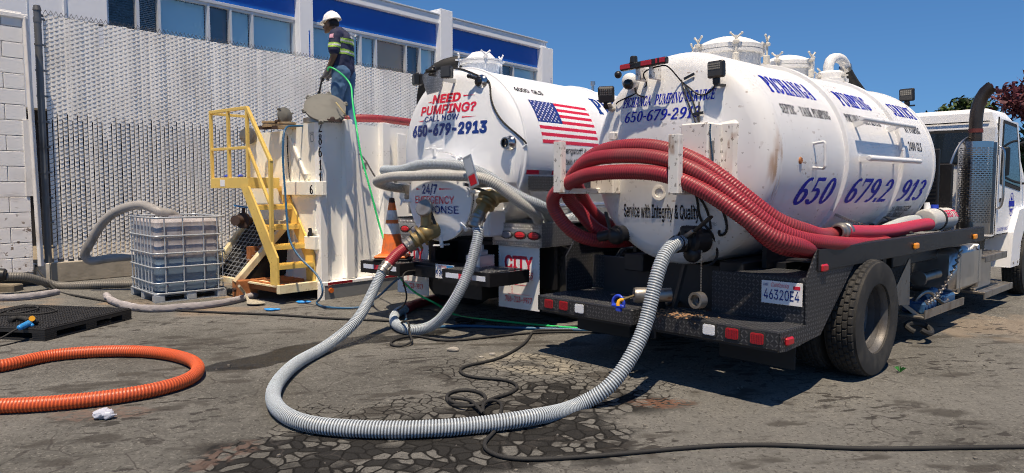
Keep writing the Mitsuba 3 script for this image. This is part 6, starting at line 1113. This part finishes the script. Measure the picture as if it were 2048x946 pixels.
for x, y, r in ((906, 699, .05), (985, 708, .028), (962, 714, .022)):
    sm.append(x); single('stone', {906: 'largest pale stone on the asphalt behind the cord loop', 985: 'small grey stone right of the largest pale stone', 962: 'grey stone near the bend of the black cord'}.get(x, f'tiny stone chip on the asphalt near the black cord'), 'stone', (lambda m: (m[0] * (1 + .4 * (meshkit.fbm(m[0] * 30 + x, 2)[:, None] - .5)) * [1.2, .8, .5] + G(x, y, r * .35), m[1]))(ball((0, 0, 0), r, 10)), 'stone', False, group=None if x in (906, 985, 962) else 'tiny stone chips by the black cord')
rg = np.random.default_rng(5); gv = []
for i in range(520):
    x, y = rg.uniform(-4.5, 5.5), 3.2 + 7.5 * rg.random() ** 1.2; r = .003 + .007 * rg.random() ** 4; m = _S8 * r * rg.uniform(.6, 1.3, 3); a = rg.random() * 6.28; c, s = math.cos(a), math.sin(a); gv.append((np.stack([m[:, 0] * c - m[:, 1] * s + x, m[:, 0] * s + m[:, 1] * c + y, m[:, 2] + r * .5], 1), _F8))
single('gravel', 'loose grit and small stone chips scattered on the asphalt', None, cat(gv), 'grit', False, kind='stuff')
single('weed', 'small green weed sprouting beside the near truck rear tyre', 'plant', [(np.array([G(1800, 745, .0) + [0, 0, 0], G(1800, 745, 0) + [.02 * math.cos(t), .02 * math.sin(t), .05], G(1800, 745, 0) + [.05 * math.cos(t + .4), .05 * math.sin(t + .4), .045]]), np.array([[0, 1, 2]])) for t in np.arange(9) * .7], 'grass_green', False)
# ================================================================ WORKER
def bones(joints, chains, seg=.016, iters=12):
    """joints: name -> (point, radius); chains: pairs of joint names joined by tapered hulls."""
    M = None
    for a, b in chains:
        (p, r), (q, s) = joints[a], joints[b]; A = m3.Manifold.sphere(r, 20).translate(tuple(map(float, p))); B = m3.Manifold.sphere(s, 20).translate(tuple(map(float, q)))
        h = m3.Manifold.batch_hull([A, B]); M = h if M is None else M + h
    mm = M.refine_to_length(seg).to_mesh(); t = trimesh.Trimesh(mm.vert_properties[:, :3], mm.tri_verts, process=True)
    trimesh.smoothing.filter_taubin(t, .5, .53, iters); return (np.array(t.vertices), np.array(t.faces))
wk = thing('person', 'person in white hard hat and banded navy shirt standing on the waste tank', 'person')
FACE = np.array([-.96, .28]); FW = Frame((0, 0), FACE); WB = FC.w(.763, -.45, 2.50)
FW.O = np.array([WB[0], WB[1], 0.0]); z0 = WB[2]
# local frame: a forwards (to the left of the picture), b his right (away from the camera), z up from his soles
L = -1.0   # his left side is towards the camera (b negative)
J = dict(pelvis=((-.01, 0, .93), .13), waist=((.0, 0, 1.06), .125), chest=((.01, 0, 1.26), .155), upper=((.02, 0, 1.38), .125), neck=((.075, 0, 1.475), .058), throat=((.12, 0, 1.515), .056),
         shl=((.02, -.18, 1.40), .075), shr=((.02, .18, 1.40), .075), ell=((.00, -.235, 1.10), .047), elr=((.06, .215, 1.11), .047), wrl=((.13, -.20, .88), .032), wrr=((.22, .10, .93), .032),
         hl=((.0, -.09, .90), .105), hr=((.0, .09, .90), .105), kl=((.05, -.10, .50), .068), kr=((-.02, .10, .50), .068), al=((.02, -.10, .10), .048), ar=((-.08, .11, .10), .048))
P_ = lambda m: (FW.W(np.asarray(m[0]) * 1.05 + [0, 0, z0]), np.asarray(m[1])[:, ::-1])
# body (head, neck, arms, hands) as one surface
HC = np.array([.185, 0, 1.585]); Jb = dict(J); Jb.update(skull=(HC + [-.02, 0, .02], .088), face=(HC + [.035, 0, -.035], .066), jaw=(HC + [.055, 0, -.075], .042), nose0=(HC + [.098, 0, .0], .012), nose=(HC + [.118, 0, -.035], .014), brow1=(HC + [.085, -.03, .018], .016), brow2=(HC + [.085, .03, .018], .016), lip=(HC + [.098, 0, -.068], .014), chin=(HC + [.085, 0, -.10], .02),
          earl=(HC + [-.01, -.085, -.01], .018), earl2=(HC + [-.012, -.085, -.04], .013), earr=(HC + [-.01, .085, -.01], .018), earr2=(HC + [-.012, .085, -.04], .013))
for s, side in ((-1, 'l'), (1, 'r')):
    w = np.array(J['wr' + side][0]); palm = w + np.array([.045, 0, -.06]); Jb['palm' + side] = (palm, .030)
    for i in range(4):
        o = np.array([.0, (i - 1.5) * .019, 0]); b = palm + np.array([.02, 0, -.025]) + o; Jb[f'f{side}{i}a'] = (b, .0105); Jb[f'f{side}{i}b'] = (b + [.032, 0, -.020 - .003 * (i == 1)], .0098); Jb[f'f{side}{i}c'] = (b + [.030, 0, -.046], .0088)
    Jb[f't{side}a'] = (palm + [.0, s * -.026, .012], .012); Jb[f't{side}b'] = (palm + [.034, s * -.034, -.004], .0105); Jb[f't{side}c'] = (palm + [.056, s * -.024, -.018], .009)
ch = [('neck', 'throat'), ('throat', 'skull'), ('skull', 'face'), ('face', 'jaw'), ('jaw', 'chin'), ('nose0', 'nose'), ('face', 'nose0'), ('brow1', 'brow2'), ('face', 'lip'), ('earl', 'earl2'), ('earr', 'earr2'), ('earl', 'skull'), ('earr', 'skull'), ('upper', 'neck'), ('upper', 'shl'), ('upper', 'shr'), ('shl', 'ell'), ('ell', 'wrl'), ('shr', 'elr'), ('elr', 'wrr'), ('upper', 'chest'), ('chest', 'waist')]
Jb['upper'] = (J['upper'][0], .09); Jb['chest'] = (J['chest'][0], .11); Jb['waist'] = (J['waist'][0], .10); Jb['shl'] = (J['shl'][0], .055); Jb['shr'] = (J['shr'][0], .055)
for sd in 'lr':
    ch += [('wr' + sd, 'palm' + sd), ('t' + sd + 'a', 't' + sd + 'b'), ('t' + sd + 'b', 't' + sd + 'c'), ('palm' + sd, 't' + sd + 'a')]
    for i in range(4): ch += [('palm' + sd, f'f{sd}{i}a'), (f'f{sd}{i}a', f'f{sd}{i}b'), (f'f{sd}{i}b', f'f{sd}{i}c')]
part(wk, 'body', P_(bones(Jb, ch, .010, 6)), 'skin', True)
part(wk, 'eye', P_(cat(ball(HC + [.092, -.032, -.004], .010), ball(HC + [.092, .032, -.004], .010))), 'letter_white', 40)
part(wk, 'hair', P_(cat(scl(ball((0, 0, 0), .094, 14), (1.02, .98, .8))) if 0 else mov(scl(ball((0, 0, 0), .095, 14), (1.0, .97, .85)), HC + [-.032, 0, .012])), 'hair', 50)
# shirt with short sleeves
Js = dict(J); Js.update(hem=((-.01, 0, .90), .15), hemf=((.04, 0, .92), .13), sll=((.005, -.235, 1.17), .082), slr=((.045, .225, 1.18), .082), belly=((.03, 0, 1.08), .148), chestf=((.03, 0, 1.27), .16), back=((-.035, 0, 1.34), .13), shl=((.01, -.175, 1.39), .092), shr=((.01, .175, 1.39), .092), coll=((.045, 0, 1.475), .075), sideL=((.0, -.07, 1.15), .135), sideR=((.0, .07, 1.15), .135), hemL=((-.01, -.06, .90), .14), hemR=((-.01, .06, .90), .14))
shirt = bones(Js, [('hem', 'belly'), ('hemf', 'belly'), ('belly', 'chestf'), ('chestf', 'back'), ('back', 'coll'), ('shl', 'shr'), ('shl', 'sll'), ('shr', 'slr'), ('chestf', 'coll'), ('sideL', 'shl'), ('sideR', 'shr'), ('hemL', 'sideL'), ('hemR', 'sideR'), ('sideL', 'chestf'), ('sideR', 'chestf'), ('hemL', 'hemR')], .016, 10)
nz = (meshkit.fbm(shirt[0] * [7, 7, 11], 3) - .5)[:, None]; shirt = (shirt[0] + nz * .028 * np.array([1, 1, .2]), shirt[1])
sp = part(wk, 'shirt', P_(shirt), 'shirt_navy', True)
def band(z_0, z_1, mat, nm, sel, off):
    """A strip of the shirt's own surface between two heights, lifted off it."""
    V, Fc = shirt; t = trimesh.Trimesh(V, Fc, process=False); n = t.vertex_normals; W = V + n * off; cz_ = V[Fc].mean(1); k = (cz_[:, 2] > z_0) & (cz_[:, 2] < z_1) & sel(cz_); return part(wk, nm, P_((W, Fc[k])), mat, True)
body_ = lambda c: np.abs(c[:, 1]) < .215 - .10 * (c[:, 2] < 1.25) * 0
arm_ = lambda c: (np.abs(c[:, 1]) >= .19)
for z in (1.155, 1.315): band(z - .034, z + .034, 'shirt_lime', 'lime_band', lambda c: np.abs(c[:, 1]) < .20, .004); band(z - .012, z + .012, 'shirt_silver', 'silver_band', lambda c: np.abs(c[:, 1]) < .20, .007)
band(1.20, 1.265, 'shirt_lime', 'lime_band', lambda c: np.abs(c[:, 1]) > .19, .004); band(1.221, 1.244, 'shirt_silver', 'silver_band', lambda c: np.abs(c[:, 1]) > .19, .007)
band(1.335, 1.385, 'patch_pink', 'sleeve_patch', lambda c: (c[:, 1] < -.235) & (np.abs(c[:, 0] - .02) < .035), .005)
gtx = flat(affinity.translate(union_all([sans('PUMPING', .035, 2), affinity.translate(sans('SERVICE', .035, 2), .01, -.05)]), -.09, 0), .02)
part(wk, 'back_print', P_((np.stack([np.full(len(gtx[0]), -.175) + .0 - .02 * (np.abs(gtx[0][:, 0]) > .05), -gtx[0][:, 0], 1.40 + gtx[0][:, 1]], 1), gtx[1])), 'letter_white', False)
Jj = dict(J); Jj.update(belt=((-.005, 0, .97), .14), hl=((-.01, -.085, .90), .128), hr=((-.01, .085, .90), .128), hbl=((-.05, -.075, .86), .11), hbr=((-.05, .075, .86), .11), kl=((.045, -.10, .50), .088), kr=((-.02, .10, .50), .088), al=((.01, -.10, .085), .075), ar=((-.09, .11, .085), .075))
jn = bones(Jj, [('belt', 'hl'), ('belt', 'hr'), ('hl', 'kl'), ('hr', 'kr'), ('kl', 'al'), ('kr', 'ar'), ('hl', 'hbl'), ('hr', 'hbr'), ('hbl', 'kl'), ('hbr', 'kr')], .018, 10)
nz = (meshkit.fbm(jn[0] * [8, 8, 14], 3) - .5)[:, None]; jn = (jn[0] + nz * .03 * np.array([1, 1, .2]), jn[1])
part(wk, 'jeans', P_(jn), 'jeans', True)
for x, y in ((.02, -.10), (-.08, .11)):
    part(wk, 'boot', P_(bones(dict(h=((x - .05, y, .05), .048), t=((x + .13, y, .035), .036), m=((x + .05, y, .05), .048), an=((x - .01, y, .12), .055)), [('h', 'm'), ('m', 't'), ('h', 'an'), ('m', 'an')], .015, 6)), 'boots', True)
# gloves follow the hands
for sd in 'lr':
    Jg = {k2: (v2[0], v2[1] + .004) for k2, v2 in Jb.items()}; w = np.array(J['wr' + sd][0]); Jg['cuff'] = (w + [-.012, 0, .035], .042); Jg['wr' + sd] = (w, .039); Jg['palm' + sd] = (Jb['palm' + sd][0], .036)
    cg = [('cuff', 'wr' + sd), ('wr' + sd, 'palm' + sd), ('t' + sd + 'a', 't' + sd + 'b'), ('t' + sd + 'b', 't' + sd + 'c'), ('palm' + sd, 't' + sd + 'a')]
    for i in range(4): cg += [('palm' + sd, f'f{sd}{i}a'), (f'f{sd}{i}a', f'f{sd}{i}b'), (f'f{sd}{i}b', f'f{sd}{i}c')]
    part(wk, 'glove', P_(bones(Jg, cg, .007, 4)), 'glove', True)
# hard hat, tipped forward with the head
hat = [(1e-4, .135), (.05, .128), (.095, .095), (.122, .045), (.130, .0), (.134, -.004), (.126, -.006)]
hm = lathe(hat, (0, 0, 0), (0, 0, 1), 36); V = hm[0] * [1.08, .95, 1]; brim = prism(affinity.scale(Point(.05, 0).buffer(1, quad_segs=12), .15, .125).difference(Point(0, 0).buffer(.09)), .008)
hh_ = cat((V, hm[1]), mov(brim, (0, 0, -.004)), [tube([(-.12, 0, .02), (-.06, 0, .115), (0, 0, .14), (.07, 0, .112), (.125, 0, .03)], .010, 8)])
hh_ = mov(rot(hh_, (0, 1, 0), .24), HC + [-.022, 0, .058])
part(wk, 'hard_hat', P_(hh_), 'helmet_white', 40)
k = thing('spray_gun', 'black spray gun held by the worker, pointing down into the hatch', 'spray gun')
pl_ = np.array(Jb['palml'][0]) + [.035, .0, -.03]
part(k, 'grip', P_(beam(pl_ + [-.02, 0, .05], pl_ + [.02, 0, -.06], .03, .04, (0, 1, 0), .006)), 'black_plastic', False)
part(k, 'lance', P_(cat(cyl(pl_ + [-.03, 0, .05], pl_ + [.03, 0, -.07], .016, n=10), cyl(pl_ + [.03, 0, -.07], pl_ + [.085, .02, -.24], .013, n=10), cyl(pl_ + [.075, .016, -.20], pl_ + [.10, .022, -.27], .024, n=12))), 'black_plastic', 40)
part(k, 'fitting', P_(cyl(pl_ + [-.02, 0, .05], pl_ + [-.10, -.03, .085], .014, n=10)), 'brass', 40)
gs = P_((np.array([pl_ + [-.10, -.03, .085]]), np.zeros((1, 3), int)))[0][0]
gr = cord('green_hose', 'bright green air hose running from the worker down over the waste tank to the ground', 'hose', [gs, gs + (P_((np.array([[-.10, -.05, .03]]) / 1.05 - [0, 0, z0 / 1.05], np.zeros((1, 3), int)))[0][0] - FW.O), D(697, 163, 10.85), D(704, 190, 10.7), D(708, 225, 10.45), D(713, 255, 9.98), D(722, 310, 9.85), D(738, 370, 9.75), D(756, 440, 9.7), D(768, 480, 9.6), D(786, 530, 9.3), D(800, 555, 9.2), D(835, 588, 9.0), D(870, 606, 8.9), G(905, 627, .02), G(960, 638, .02), G(1030, 645, .02), G(1100, 652, .02), G(1170, 657, .02), G(1300, 662, .02)], .013, 'green_hose')
